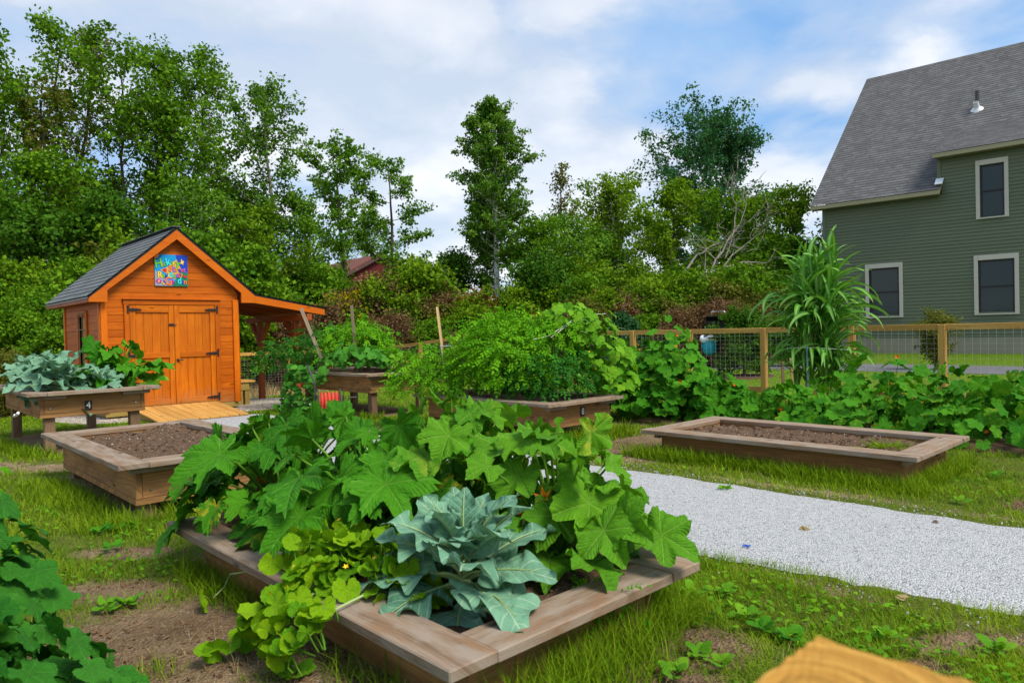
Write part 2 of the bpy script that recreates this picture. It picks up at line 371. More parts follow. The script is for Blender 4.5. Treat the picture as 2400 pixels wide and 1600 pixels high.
M['digitgrey'] = plain('faded_lettering', (.40, .41, .36), .5)
M['steel'] = plain('steel', (.55, .55, .55), .35, 1.)
M['graytube'] = plain('dark_grey_tube', (.045, .042, .045), .4)
M['hose'] = plain('red_hose', (.62, .055, .035), .4)
M['wire'] = plain('galvanised_wire', (.42, .44, .40), .45, .3)
M['cage'] = plain('pale_green_wire', (.36, .47, .40), .5)
M['twine'] = plain('white_twine', (.75, .76, .70), .8)
M['teal'] = plain('teal_plastic', (.0, .36, .52), .35, 0., .5, .25, 9.)
M['whiteplastic'] = plain('white_plastic', (.72, .76, .80), .4)
M['white'] = plain('white_wing', (.82, .84, .80), .6)
M['chrome'] = plain('brushed_metal', (.75, .75, .74), .25, 1.)
M['trim'] = plain('beige_trim_paint', (.50, .47, .40), .55, 0, .3, .06)
M['eave'] = plain('olive_eave_paint', (.33, .30, .175), .55, 0, .3, .06)
M['soffit'] = plain('soffit_board', (.20, .17, .10), .7)
M['sash'] = plain('dark_sash', (.016, .012, .014), .45)
M['concrete'] = None
def clap():
    n = NT('green_clapboard'); r, a, c, _ = n.attr(); off = n.math('MULTIPLY', r, 40.)
    k = n.noise(n.vec(n.math('ADD', n.math('MULTIPLY', a, 1.3), off), n.math('MULTIPLY', c, 14.), off), 1., 4)
    col = n.mix(k, (.108, .134, .078), (.136, .166, .098)); col = n.mix(n.math('MULTIPLY', r, .22), col, (.078, .100, .052))
    return n.done(n.pbr(col, .55, n.bump(k, .1, .003), .3))
M['clap'] = clap()
def concrete():
    n = NT('concrete_foundation'); p = n.obj(); k = n.noise(p, 1.7, 6, .6); col = n.mix(k, (.22, .20, .15), (.34, .31, .235))
    col = n.mix(n.ramp(n.noise(n.vec(1., 1., 1.), 1.), [(0., 0.), (1., 0.)]), col, col)
    return n.done(n.pbr(col, .9, n.bump(n.noise(p, 40., 4), .2, .004), .2))
M['concrete'] = concrete()
def glass():
    n = NT('dark_window_glass'); p = n.obj(); sx = n.n('ShaderNodeSeparateXYZ'); n.L(p, sx.inputs[0])
    bl = n.math('FRACT', n.math('MULTIPLY', sx.outputs[2], 26.)); col = n.mix(n.ramp(bl, [(.3, 0.), (.6, 1.)]), (.008, .020, .022), (.020, .042, .042))
    return n.done(n.pbr(col, .10, None, .4))
M['glass'] = glass()
def shingle(name, c1, c2, c3, w, h, spot=.5):
    n = NT(name); r, a, c, _ = n.attr()
    b = n.n('ShaderNodeTexBrick'); b.offset = .37; b.offset_frequency = 3; b.squash = 1.25; b.squash_frequency = 2
    b.inputs['Scale'].default_value = 1.; b.inputs['Mortar Size'].default_value = .004; b.inputs['Brick Width'].default_value = w; b.inputs['Row Height'].default_value = h
    b.inputs['Color1'].default_value = (*c1, 1); b.inputs['Color2'].default_value = (*c2, 1); b.inputs['Mortar'].default_value = (*[x*.55 for x in c1], 1); b.inputs['Bias'].default_value = 0.
    n.L(n.vec(a, c, 0.), b.inputs['Vector'])
    cell = n.n('ShaderNodeTexWhiteNoise', noise_dimensions='2D')
    n.L(n.vec(n.math('FLOOR', n.math('DIVIDE', n.math('ADD', a, n.math('MULTIPLY', n.math('FLOOR', n.math('DIVIDE', c, h)), w*.37)), w*.8)), n.math('FLOOR', n.math('DIVIDE', c, h))), cell.inputs['Vector'])
    col = n.mix(n.ramp(cell.outputs[0], [(.72, 0.), (.78, spot)]), b.outputs['Color'], c3)
    k = n.noise(n.vec(a, c, 0.), 160., 3); col = n.mix(n.math('MULTIPLY', k, .5), col, tuple(x*.6 for x in c1))
    big = n.noise(n.vec(a, c, 0.), .7, 3); col = n.mix(n.math('MULTIPLY', big, .25), col, tuple(x*1.4 for x in c2))
    return n.done(n.pbr(col, .85, n.bump(k, .4, .004), .25))
M['roofshed'] = shingle('slate_shingles', (.095, .112, .122), (.145, .162, .172), (.20, .22, .23), .30, .125, .3)
M['roofhouse'] = shingle('grey_shingles', (.085, .085, .090), (.125, .124, .130), (.18, .185, .195), .22, .145, .45)
def barn(name, c):
    n = NT(name); p = n.obj(); sx = n.n('ShaderNodeSeparateXYZ'); n.L(p, sx.inputs[0])
    k = n.noise(p, 3., 4); bd = n.math('FRACT', n.math('MULTIPLY', n.math('ADD', sx.outputs[0], sx.outputs[1]), 5.))
    col = n.mix(k, c, tuple(x*1.5 for x in c)); col = n.mix(n.ramp(bd, [(.0, .6), (.12, 0.)]), col, tuple(x*.4 for x in c)); return n.done(n.pbr(col, .8, None, .2))
M['barn'] = barn('barn_red_boards', (.10, .018, .018)); M['barnroof'] = barn('rusty_roof', (.12, .042, .030))
M['barntrim'] = plain('barn_trim', (.09, .05, .05), .7)
# ground, path
def ground():
    n = NT('ground_soil_and_turf'); a = n.attr(); p = n.geo(); dirt = a[0]; sand = a[1]; lawn = a[2]
    f = n.noise(p, 16., 5, .65); big = n.noise(p, 1.4, 4)
    g = n.mix(f, (.060, .075, .010), (.15, .15, .030)); g = n.mix(n.ramp(big, [(.4, 0.), (.65, .7)]), g, (.105, .095, .026))
    g = n.mix(lawn, g, n.mix(f, (.07, .15, .006), (.16, .26, .015)))
    d = n.mix(n.ramp(n.noise(p, 30., 6, .7), [(.3, 0.), (.68, 1.)]), (.045, .025, .013), (.20, .118, .062)); d = n.mix(n.math('MULTIPLY', n.ramp(n.noise(p, 3.5, 4, .6), [(.42, 0.), (.6, 1.)]), .6), d, (.075, .042, .023)); d = n.mix(n.math('MULTIPLY', sand, n.ramp(n.noise(p, 5., 5, .6), [(.3, .4), (.6, 1.)])), d, n.mix(f, (.24, .17, .10), (.40, .30, .19)))
    peb = n.vor(p, 75.); pc = n.vor(p, 75., 'F1', 'Color'); sp2 = n.n('ShaderNodeSeparateColor'); n.L(pc, sp2.inputs[0])
    pm = n.math('MULTIPLY', n.ramp(peb, [(.22, 1.), (.34, 0.)]), n.math('GREATER_THAN', sp2.outputs[0], .72)); d = n.mix(n.math('MULTIPLY', pm, .75), d, n.mix(sp2.outputs[1], (.20, .16, .12), (.50, .45, .38)))
    mk = n.ramp(n.math('ADD', dirt, n.math('MULTIPLY', n.math('SUBTRACT', n.noise(p, 9., 5, .6), .5), .8)), [(.4, 0.), (.58, 1.)])
    col = n.mix(mk, g, d)
    h = n.math('ADD', n.math('MULTIPLY', f, 1.2), n.math('MULTIPLY', peb, .5))
    return n.done(n.pbr(col, .95, n.bump(h, 1., .03), .12))
M['ground'] = ground()
def gravel(name, sc, pal, dark, bump=.8):
    n = NT(name); p = n.geo(); c = n.vor(p, sc, 'F1', 'Color'); d = n.vor(p, sc); q = n.n('ShaderNodeSeparateColor'); n.L(c, q.inputs[0])
    col = n.ramp(q.outputs[0], pal, 'CONSTANT'); e = n.vor(p, sc, 'DISTANCE_TO_EDGE')
    col = n.mix(n.ramp(e, [(.0, .9), (.09, 0.)]), col, dark)
    col = n.mix(n.math('MULTIPLY', n.noise(p, .9, 4), .28), col, tuple(x*.85 for x in pal[2][1]))
    return n.done(n.pbr(col, .8, n.bump(n.math('MULTIPLY', d, -1.), bump, .02), .25))
M['path'] = gravel('crushed_white_stone', 105., [(0., (.20, .21, .23)), (.10, (.43, .44, .46)), (.3, (.52, .53, .55)), (.65, (.62, .63, .65)), (.92, (.45, .43, .42))], (.16, .16, .17), .7)
M['pebble'] = gravel('river_pebble', 26., [(0., (.20, .17, .14)), (.2, (.42, .36, .30)), (.4, (.52, .47, .40)), (.65, (.62, .57, .50)), (.85, (.40, .33, .28))], (.04, .035, .03), 1.)
M['strip'] = gravel('pale_stone', 18., [(0., (.40, .40, .40)), (.2, (.55, .54, .52)), (.4, (.62, .6, .57)), (.65, (.70, .68, .66)), (.85, (.45, .42, .4))], (.08, .08, .08), 1.)
def simple(name, c1, c2, sc, rough=.95, b=.3, c3=None):
    n = NT(name); p = n.geo(); f = n.noise(p, sc, 6, .65); col = n.mix(n.ramp(f, [(.3, 0.), (.7, 1.)]), c1, c2)
    if c3: col = n.mix(n.ramp(n.vor(p, sc*5), [(.15, .8), (.3, 0.)]), col, c3)
    return n.done(n.pbr(col, rough, n.bump(f, b, .02), .2))
M['asphalt'] = simple('asphalt', (.10, .10, .115), (.165, .165, .18), 9., .9, .2)
M['mulch'] = simple('bark_mulch', (.05, .028, .02), (.14, .08, .06), 22., .95, .8)
M['soil'] = simple('garden_soil', (.040, .023, .014), (.155, .090, .052), 34., .95, .9, (.36, .29, .22))
M['stone'] = plain('small_stone', (.42, .38, .33), .85, 0, .2, .4, 30.)
M['brush'] = simple('dry_brush_litter', (.10, .065, .04), (.27, .19, .125), 14., .95, .6)
# foliage
G = lambda r, g, b: (r, g, b)
M['zucchini'] = leafmat('dark_squash_leaf', (.014, .112, .003), (.064, .25, .006), (.15, .34, .04), .5, 7, .5, .22, .3, 'palm', .5, (.42, .40, .02))
M['squash'] = leafmat('pale_squash_leaf', (.036, .165, .005), (.105, .29, .009), (.22, .40, .06), .6, 6, .5, .24, .3, 'palm', .45, (.42, .45, .04))
M['melon'] = leafmat('melon_leaf', (.060, .235, .003), (.24, .43, .005), (.34, .52, .04), .5, 6, .5, .28, .3, 'palm', .5)
M['broccoli'] = leafmat('blue_green_leaf', (.070, .185, .115), (.150, .315, .205), (.50, .62, .42), .5, 6, .5, .12, .3, 'pinn', .6)
M['cuke'] = leafmat('cucumber_leaf', (.014, .125, .010), (.050, .225, .018), (.10, .28, .05), .5, 6, .55, .2, .3, 'palm', .6)
M['cukebright'] = leafmat('bright_vine_leaf', (.07, .27, .010), (.19, .42, .016), (.24, .46, .04), .4, 6, .5, .3, .3, 'palm', .5)
M['bean'] = leafmat('bean_leaf', (.022, .165, .016), (.090, .31, .026), (.14, .36, .05), .4, 6, .5, .25, .3, 'palm', .5)
M['patch'] = leafmat('pumpkin_leaf', (.018, .14, .004), (.080, .29, .007), (.11, .33, .03), .45, 6, .5, .22, .3, 'palm', .5, (.3, .36, .02))
M['tomato'] = leafmat('tomato_leaf', (.030, .165, .002), (.15, .39, .004), (.1, .3, .02), .3, 6, .55, .26, .25, 'plain', .4)
M['tomatodark'] = leafmat('dark_tomato_leaf', (.010, .085, .008), (.040, .19, .012), (.1, .3, .02), .3, 6, .55, .22, .25, 'plain', .4)
M['corn'] = leafmat('corn_blade', (.022, .165, .006), (.085, .32, .014), (.30, .48, .14), .6, 6, .42, .24, .4, 'strap', .2)
M['grass'] = leafmat('grass_blade', (.050, .150, .002), (.24, .35, .012), (.2, .3, .05), .3, 6, .6, .3, .2, 'plain', .1)
M['drygrass'] = leafmat('dry_grass', (.20, .14, .06), (.42, .33, .18), (.2, .3, .05), .3, 6, .8, .3, .1, 'plain', .1)
M['stem'] = leafmat('green_stem', (.05, .17, .015), (.14, .30, .03), (.2, .3, .05), .1, 6, .5, .1, .3, 'plain', .2)
M['palestem'] = leafmat('pale_stem', (.24, .37, .12), (.38, .50, .22), (.2, .3, .05), .1, 6, .5, .1, .3, 'plain', .2)
M['cornstalk'] = leafmat('corn_stalk_skin', (.12, .27, .03), (.26, .38, .06), (.2, .3, .05), .1, 6, .5, .05, .3, 'plain', .2)
def petal(name, c1, c2):
    n = NT(name); t = n.attr()[0]; return n.done(n.pbr(n.mix(t, c1, c2), .5, None, .2))
M['yellow'] = petal('yellow_petal', (.70, .42, .01), (.80, .58, .02)); M['orange'] = petal('orange_petal', (.75, .25, .01), (.72, .12, .008)); M['fruit'] = petal('green_fruit', (.10, .28, .03), (.26, .38, .06))
def tl(name, c1, c2, tr=.3): return leafmat(name, c1, c2, (.1, .2, .02), 0, 6, .55, tr, .25, 'plain', .1)
M['t_maple'] = tl('maple_foliage', (.032, .120, .004), (.15, .30, .010)); M['t_dark'] = tl('dark_foliage', (.020, .085, .006), (.085, .205, .010))
M['t_yel'] = tl('yellow_green_foliage', (.050, .14, .003), (.175, .30, .008)); M['t_aspen'] = tl('aspen_foliage', (.036, .125, .010), (.14, .28, .022))
M['t_blue'] = tl('blue_green_foliage', (.016, .085, .026), (.060, .18, .055)); M['t_light'] = tl('light_foliage', (.040, .145, .008), (.145, .29, .018))
M['t_brown'] = tl('withered_foliage', (.065, .036, .016), (.21, .125, .055), .15); M['t_rust'] = tl('rusty_foliage', (.10, .040, .010), (.26, .11, .02), .2); M['t_gold'] = tl('golden_foliage', (.16, .15, .004), (.40, .34, .008)); M['t_olive'] = tl('olive_foliage', (.06, .090, .010), (.18, .19, .024))
M['t_spruce'] = tl('spruce_needles', (.014, .065, .018), (.045, .14, .040), .1)
def bark(name, c1, c2, sc=7., marks=None):
    n = NT(name); p = n.obj(); mp = n.n('ShaderNodeMapping'); mp.inputs['Scale'].default_value = (sc, sc, sc*.22); n.L(p, mp.inputs[0]); k = n.noise(mp.outputs[0], 1.5, 5, .65)
    col = n.mix(n.ramp(k, [(.35, 0.), (.65, 1.)]), c1, c2)
    if marks:
        m2 = n.n('ShaderNodeMapping'); m2.inputs['Scale'].default_value = (2.2, 2.2, 7.); n.L(p, m2.inputs[0]); col = n.mix(n.ramp(n.noise(m2.outputs[0], 1.6, 4, .7), [(.60, 0.), (.68, .9)]), col, marks)
    return n.done(n.pbr(col, .85, n.bump(k, .5, .02), .2))
M['bark'] = bark('dark_bark', (.035, .025, .018), (.10, .075, .055)); M['birch'] = bark('white_bark', (.50, .51, .48), (.70, .70, .66), 7., (.06, .05, .045)); M['greybark'] = bark('grey_bark', (.16, .145, .12), (.34, .31, .27)); M['twig'] = bark('brown_twig', (.07, .04, .025), (.17, .11, .075))
# ------------------------------------------------------------------ ground, paths
BEDS = {'near': ((-.208, 2.10), .245), 'nine': ((2.978, 5.252), .25), 'five': ((-2.67, 4.78), .41), 'eight': ((.38, 7.70), .45), 'four': ((-5.27, 7.70), .70), 'seven': ((-2.157, 10.515), .67)}
BX, BY = 1.37, 2.5
SHED = np.array([-4.85, 12.65])
DB = [(-1.35, 3.0, .62, .5), (-.85, 2.62, .7, .45), (-1.15, 2.3, .7, .4), (-1.62, 2.35, .6, .5), (-2.0, 3.55, .35, .16), (-1.55, 4.1, .30, .16), (-2.3, 4.2, .3, .12), (-4.6, 7.1, .9, .22), (-3.9, 6.6, .4, .2), (-5.9, 7.3, 1.1, .3), (1.35, 8.0, .75, .55), (.95, 7.4, .5, .35), (1.1, 7.0, .3, .4),
      (.62, 2.78, .28, .2), (.50, 2.45, .25, .14), (1.45, 2.55, .13, .09), (2.75, 3.35, .2, .1), (3.6, 4.75, .35, .16), (4.2, 4.6, .4, .2), (1.75, 2.75, .3, .1), (-6.8, 7.6, 1., .3), (4.9, 5.2, .3, .1), (2.2, 9.6, 1.2, .35)]
def dirtf(x, y):
    d = np.zeros_like(x)
    for cx, cy, rx, ry in DB:
        dx = x-cx; dy = y-cy; d = np.maximum(d, 1.15-.62*np.sqrt((dx/rx)**2+(dy/ry)**2))
    u = x*U[0]+y*U[1]; v = x*V[0]+y*V[1]
    e = np.maximum(1-np.abs(u-5.32)/.26, 0)*.62*(v < 3.2)*(v > -9); d = np.maximum(d, e)
    e2 = np.maximum(1-np.abs(u-3.38)/.28, 0)*.5*(v < 9); d = np.maximum(d, e2)
    for (cx, cy), zt in BEDS.values():
        ub, vb = (x-cx)*U[0]+(y-cy)*U[1], (x-cx)*V[0]+(y-cy)*V[1]
        ins = (ub > .1) & (ub < 1.27) & (vb > .1) & (vb < 2.4); d = np.where(ins, .75, d)
    bru = sstep((v-16.2)/2.5)*(u < 14); d = np.maximum(d, bru*.9)
    d = np.maximum(d, sstep((v-9)/4)*sstep((u-13.2)/1.2)*.55)
    return np.clip(d+(fbm(x, y, .5, 3)-.5)*.42, 0, 1)
def gfield(gx, gy):
    u = gx*U[0]+gy*U[1]; v = gx*V[0]+gy*V[1]; c = np.zeros(gx.shape+(4,))
    c[..., 0] = dirtf(gx, gy); c[..., 1] = np.clip(fbm(gx, gy, .9, 8)*2-.55+1.0*sstep((v-14)/4)+.6*(np.abs(u-5.32) < .3), 0, 1)
    c[..., 2] = np.clip(sstep((u-12.6)/.5)*sstep((12-v)/3)+.55*sstep((gy-7)/5)*(v < 17)+.25, 0, 1); return c
g = MB()
gxs = np.concatenate([np.linspace(-120, -12, 22)[:-1], np.linspace(-12, -5, 50)[:-1], np.linspace(-5, 6, 200)[:-1], np.linspace(6, 22, 60)[:-1], np.linspace(22, 140, 22)])
gys = np.concatenate([np.linspace(-6, 1, 10)[:-1], np.linspace(1, 10, 190)[:-1], np.linspace(10, 28, 90)[:-1], np.linspace(28, 260, 30)])
g.grid(gxs, gys, lambda x, y: gz(x, y)+(fbm(x, y, .5, 5)-.5)*.022*(y < 12)-.005, gfield)
tag(g.build('ground', M['ground'], smooth=True), kind='structure')
def strip(name, mat, u0, u1, vs, zoff, wob, kind='structure', nu=8, taper=0.):
    mb = MB(); vs = np.asarray(vs, float); t = np.linspace(0, 1, nu)
    a = u0+taper*np.clip(2.2-vs, 0, 4)+(fbm(vs, vs*0, .6, 11)-.5)*wob+(fbm(vs, vs*0, .16, 12)-.5)*wob*.6; b = u1+(fbm(vs, vs*0+9, .6, 13)-.5)*wob+(fbm(vs, vs*0, .16, 15)-.5)*wob*.6
    uu = a[:, None]*(1-t)+b[:, None]*t; vv = np.repeat(vs[:, None], nu, 1); X = uu*U[0]+vv*V[0]; Y = uu*U[1]+vv*V[1]
    Zh = gz(X, Y)+zoff; edge = np.minimum(t, 1-t)[None]; Zh = Zh-.02*(edge < .01)
    m = nu; i = np.arange(len(vs)-1)[:, None]*m; j = np.arange(m-1)[None]
    mb.add(np.stack([X, Y, Zh], -1).reshape(-1, 3), [np.stack([i+j, i+j+1, i+m+j+1, i+m+j], -1).reshape(-1, 4)])
    return tag(mb.build(name, mat, smooth=True), kind=kind)
strip('gravel_path', M['path'], 3.43, 5.13, np.linspace(-9, 11.25, 400), .016, .16, taper=.13)
strip('asphalt_drive', M['asphalt'], 17.7, 20.8, np.linspace(-45, 13, 200), .02, .08)
strip('stone_border', M['strip'], 23.05, 24.0, np.linspace(-30, 4.2, 120), .015, .12)
def pad():
    mb = MB(); n = 72; th = np.linspace(0, 2*math.pi, n, endpoint=False); k = 10
    rx, ry = 2.18, 2.0; cx, cy = -.55, 1.4; vs = []
    for r in np.linspace(0, 1, k):
        for t in th:
            w = 1+(vnoise(np.array(t*3), np.array(0.), 1., 4)-.5)*.05*(r == 1); c, s_ = math.cos(t), math.sin(t); e = .42
            x = cx+r*w*rx*np.sign(c)*abs(c)**e; y = cy+r*w*ry*np.sign(s_)*abs(s_)**e; p = SHED+x*U[:2]+y*V[:2]; vs.append((p[0], p[1], float(gz(p[0], p[1]))+.02-.03*(r == 1)))
    i = np.arange(k-1)[:, None]*n; j = np.arange(n)[None]; q = (j+1) % n
    mb.add(vs, [np.stack([i+j, i+q, i+n+q, i+n+j], -1).reshape(-1, 4)]); return tag(mb.build('pebble_pad', M['pebble'], smooth=True), kind='structure')
pad()
def mulch(c, rx, ry):
    mb = MB(); th = np.linspace(0, 2*math.pi, 30, endpoint=False); vs = [(c[0], c[1], float(gz(c[0], c[1]))+.05)]
    for r, h in ((.5, .045), (.85, .03), (1.02, -.01)):
        for t in th: x = c[0]+rx*r*math.cos(t)*(1+.1*math.sin(3*t)); y = c[1]+ry*r*math.sin(t); vs.append((x, y, float(gz(x, y))+h))
    F = [[0, 1+i, 1+(i+1) % 30] for i in range(30)]+[[1+k*30+i, 31+k*30+i, 31+k*30+(i+1) % 30, 1+k*30+(i+1) % 30] for k in range(2) for i in range(30)]
    mb.add(vs, F); tag(mb.build('mulch_patch', M['mulch'], smooth=True), kind='structure')
SHRUB = on(1742, 884, .06); mulch(SHRUB, .75, .55)
# ------------------------------------------------------------------ raised beds
def raised_bed(key, label, number, legs, zb, soil_z, numpos=None, grey=False, mound=None):
    (cx, cy), zt = BEDS[key]
    t = thing('raised_bed', label, 'garden bed', (cx, cy, 0), GA, 'raised beds of planks')
    o = .145; bx, by = BX-2*o, BY-2*o; ct = .042; w = .195; rng = random.Random(hash(key) % 1000)
    # caps: two long boards run through, two short ones between
    for x in (w/2, BX-w/2):
        mb = MB(); mb.box((x, BY/2, zt-ct/2+rng.uniform(-.002, .002)), (w, BY, ct), None, .005); mb.build('cap_board', M['cap'], t)
    for y in (w/2+.004, BY-w/2-.004):
        mb = MB(); mb.box((BX/2, y, zt-ct/2-.003), (BX-2*w-.006, w, ct), None, .005); mb.build('cap_board', M['cap'], t)
    th = .042; hz = zt-ct-.001
    for x in (o+th/2, BX-o-th/2):
        mb = MB(); mb.box((x, BY/2, (hz+zb)/2), (th, by, hz-zb), None, .004, 1); mb.build('side_board', M['board'], t)
    for y in (o+th/2+.004, BY-o-th/2-.004):
        mb = MB(); mb.box((BX/2, y, (hz+zb)/2), (bx-2*th-.004, th, hz-zb), None, .004, 0); mb.build('side_board', M['board'], t)
    for y in (o-.028, BY-o+.028):
        for x in (o+.10, BX-o-.10):
            mb = MB(); mb.box((x, y, hz-.023), (.30, .05, .042), None, .004, 0); mb.build('cap_support', M['cap'], t)
    if legs:
        fl = MB()
        nb = 11; dx = by/nb
        for i in range(nb): fl.box((BX/2, o+dx*(i+.5), zb-.022), (bx+.006, dx-.006, .042), None, .003, 0)
        fl.build('floor_deck', M['board'], t)
        for x in (o+.10, BX-o-.10):
            for y in (o+.10, BY-o-.10):
                mb = MB(); mb.box((x, y, (zb-.044-.05)/2), (.105, .105, zb-.044+.05), None, .006, 2); mb.build('leg', M['leg'], t)
    so_ = MB(); a = o+th-.005
    def zf(x, y):
        z = soil_z+(fbm(x, y, .30, 31)-.5)*.06+(vnoise(x, y, .075, 32)-.5)*.03+(vnoise(x, y, .03, 33)-.5)*.018
        if mound is not None: z = z+mound[2]*np.exp(-((x-mound[0])**2+(y-mound[1])**2)/.02)
        return z
    so_.grid(np.linspace(a, BX-a, 70), np.linspace(a, BY-a, 110), zf); so_.build('soil', M['soil'], t, smooth=True)
    if not legs or key in ('five',):
        st = MB(); rs = np.random.RandomState(7); k = 260
        x = rs.uniform(a+.02, BX-a-.02, k); y = rs.uniform(a+.02, BY-a-.02, k); s = .003+.007*rs.rand(k)**3; z = zf(x, y)+s*.3
        oc = np.array([[1, 0, 0, 0, 0], [0, 1, 0, 0, 0], [-1, 0, 0, 0, 0], [0, -1, 0, 0, 0], [0, 0, .7, 0, 0], [0, 0, -.7, 0, 0]], float)
        of = [np.array([[0, 1, 4], [1, 2, 4], [2, 3, 4], [3, 0, 4], [1, 0, 5], [2, 1, 5], [3, 2, 5], [0, 3, 5]])]
        st.inst(oc, of, frames(nrm(rs.normal(size=(k, 3))), nrm(rs.normal(size=(k, 3)))), np.stack([x, y, z], 1), s, rs.rand(k)); tag(st.build('soil_pebbles', M['stone'], t), kind='stuff')
        cl = MB(); k = 420; x = rs.uniform(a+.02, BX-a-.02, k); y = rs.uniform(a+.02, BY-a-.02, k); s = .006+.022*rs.rand(k)**3
        cl.inst(oc, of, frames(nrm(rs.normal(size=(k, 3))), nrm(rs.normal(size=(k, 3)))), np.stack([x, y, zf(x, y)+s*.1], 1), s, rs.rand(k)); tag(cl.build('soil_clods', M['soil'], t), kind='stuff')
    if number:
        x, z = numpos; dim = (.072, .105)
        pl = MB(); pl.box((x, o-.001+.002-.003, z), (dim[0], .008, dim[1]), None, .002); p = pl.build('number_plate', M['plate'], t)
        nb_ = MB(); text_mb(nb_, number, .105, lambda q: (x+q[0]*.9, o-.0085+q[2]*.3, z+q[1])); nb_.build('number', M['digit'] if not grey else M['digitgrey'], p)
    for x in (o+.10, BX-o-.10):
        bl = MB(); bl.lathe([(0, .006), (.009, .005), (.011, 0)], 8, (x, o+.001, zb+.06), [[1, 0, 0], [0, 0, -1], [0, 1, 0]])
        bl.build('bolt_head', M['steel'], t)
    return t
raised_bed('near', 'low plank bed nearest the camera, crowded with squash, melon and broccoli', None, False, .0, .185)
raised_bed('five', 'low bare bed on short legs with dark soil, in front of the shed ramp', None, True, .13, .345, mound=(1.05, 2.2, .06))
raised_bed('nine', 'long low bed of bare soil beyond the white gravel path, numbered 9', '9', False, .0, .185, (.98, .165), True)
raised_bed('eight', 'bed with number plate 8 overgrown by tomato plants', '8', True, .19, .385, (.72, .30))
raised_bed('four', 'tall bed on long legs with number plate 4, full of broccoli', '4', True, .445, .63, (.62, .515))
raised_bed('seven', 'tall bed on posts behind the red hose reel, numbered 7', '7', True, .41, .60, (.95, .50))
# ------------------------------------------------------------------ shed
def rows(mb, z0, z1, pitch, xfn, holes=(), yf=0., groove=.010, gd=.007, lap=0., seed=1):
    """horizontal boards on the plane y = yf, seen from -y; xfn(z) gives the ends, holes are (x0, x1, z0, z1)"""
    rr = random.Random(seed); n = int(math.ceil((z1-z0)/pitch-1e-6))
    for i in range(n):
        a = z0+i*pitch; b = min(z1, a+pitch); m_ = (a+b)/2; r = rr.random()
        segs = [(xfn(a)[0], xfn(b)[0], xfn(a)[1], xfn(b)[1])]
        for h in holes:
            if h[2] < m_ < h[3]:
                ns = []
                for (l0, l1, r0, r1) in segs:
                    if h[0] > l0 and h[1] < r0: ns += [(l0, l1, h[0], h[0]), (h[1], h[1], r0, r1)]
                    elif h[0] <= l0 and h[1] >= r0: pass
                    else: ns.append((l0, l1, r0, r1))
                segs = ns
        for (l0, l1, r0, r1) in segs:
            if r0-l0 < .01 and r1-l1 < .01: continue
            if lap:     # lapped clapboard: the lower edge stands proud
                v = [(l0, yf-lap, a), (r0, yf-lap, a), (r1, yf, b), (l1, yf, b), (l0, yf+.002, a), (r0, yf+.002, a)]
                F = [[0, 1, 2, 3], [4, 5, 1, 0]]
            else:       # shiplap with a small V groove along the top
                k = groove/(b-a); lm = l0+(l1-l0)*(1-k); rm = r0+(r1-r0)*(1-k)
                v = [(l0, yf, a), (r0, yf, a), (rm, yf, b-groove), (lm, yf, b-groove), (rm, yf+gd, b-groove*.6), (lm, yf+gd, b-groove*.6), (r1, yf+gd, b), (l1, yf+gd, b)]
                F = [[0, 1, 2, 3], [3, 2, 4, 5], [5, 4, 6, 7]]
            c = [(r, p[0], p[2], 0) for p in v]; mb.add(v, F, c)
def shingles(mb, P, ex, es, L_fn, S, row, thick=.008, u0=0.):
    """P: eave corner; ex: unit vector along the eave; es: unit vector up the slope; L_fn(s) -> (x0, x1)"""
    ex = np.asarray(ex, float); es = np.asarray(es, float); nn_ = np.cross(ex, es)
    if nn_[2] < 0: nn_ = -nn_
    n = int(math.ceil(S/row))
    for i in range(n):
        s0, s1 = i*row, min(S, (i+1)*row+.01); x0, x1 = L_fn(s0); y0, y1 = L_fn(min(S, s1))
        a = P+ex*x0+es*s0+nn_*thick; b = P+ex*x1+es*s0+nn_*thick; c = P+ex*y1+es*s1; d = P+ex*y0+es*s1
        a0 = P+ex*x0+es*s0; b0 = P+ex*x1+es*s0
        col = [(0, x0+u0, s0+1e-3, 0), (0, x1+u0, s0+1e-3, 0), (0, y1+u0, i*row+row*.98, 0), (0, y0+u0, i*row+row*.98, 0), (0, x0+u0, s0+1e-3, 0), (0, x1+u0, s0+1e-3, 0)]
        mb.add([a, b, c, d, a0, b0], [[0, 1, 2, 3], [4, 5, 1, 0]], col)
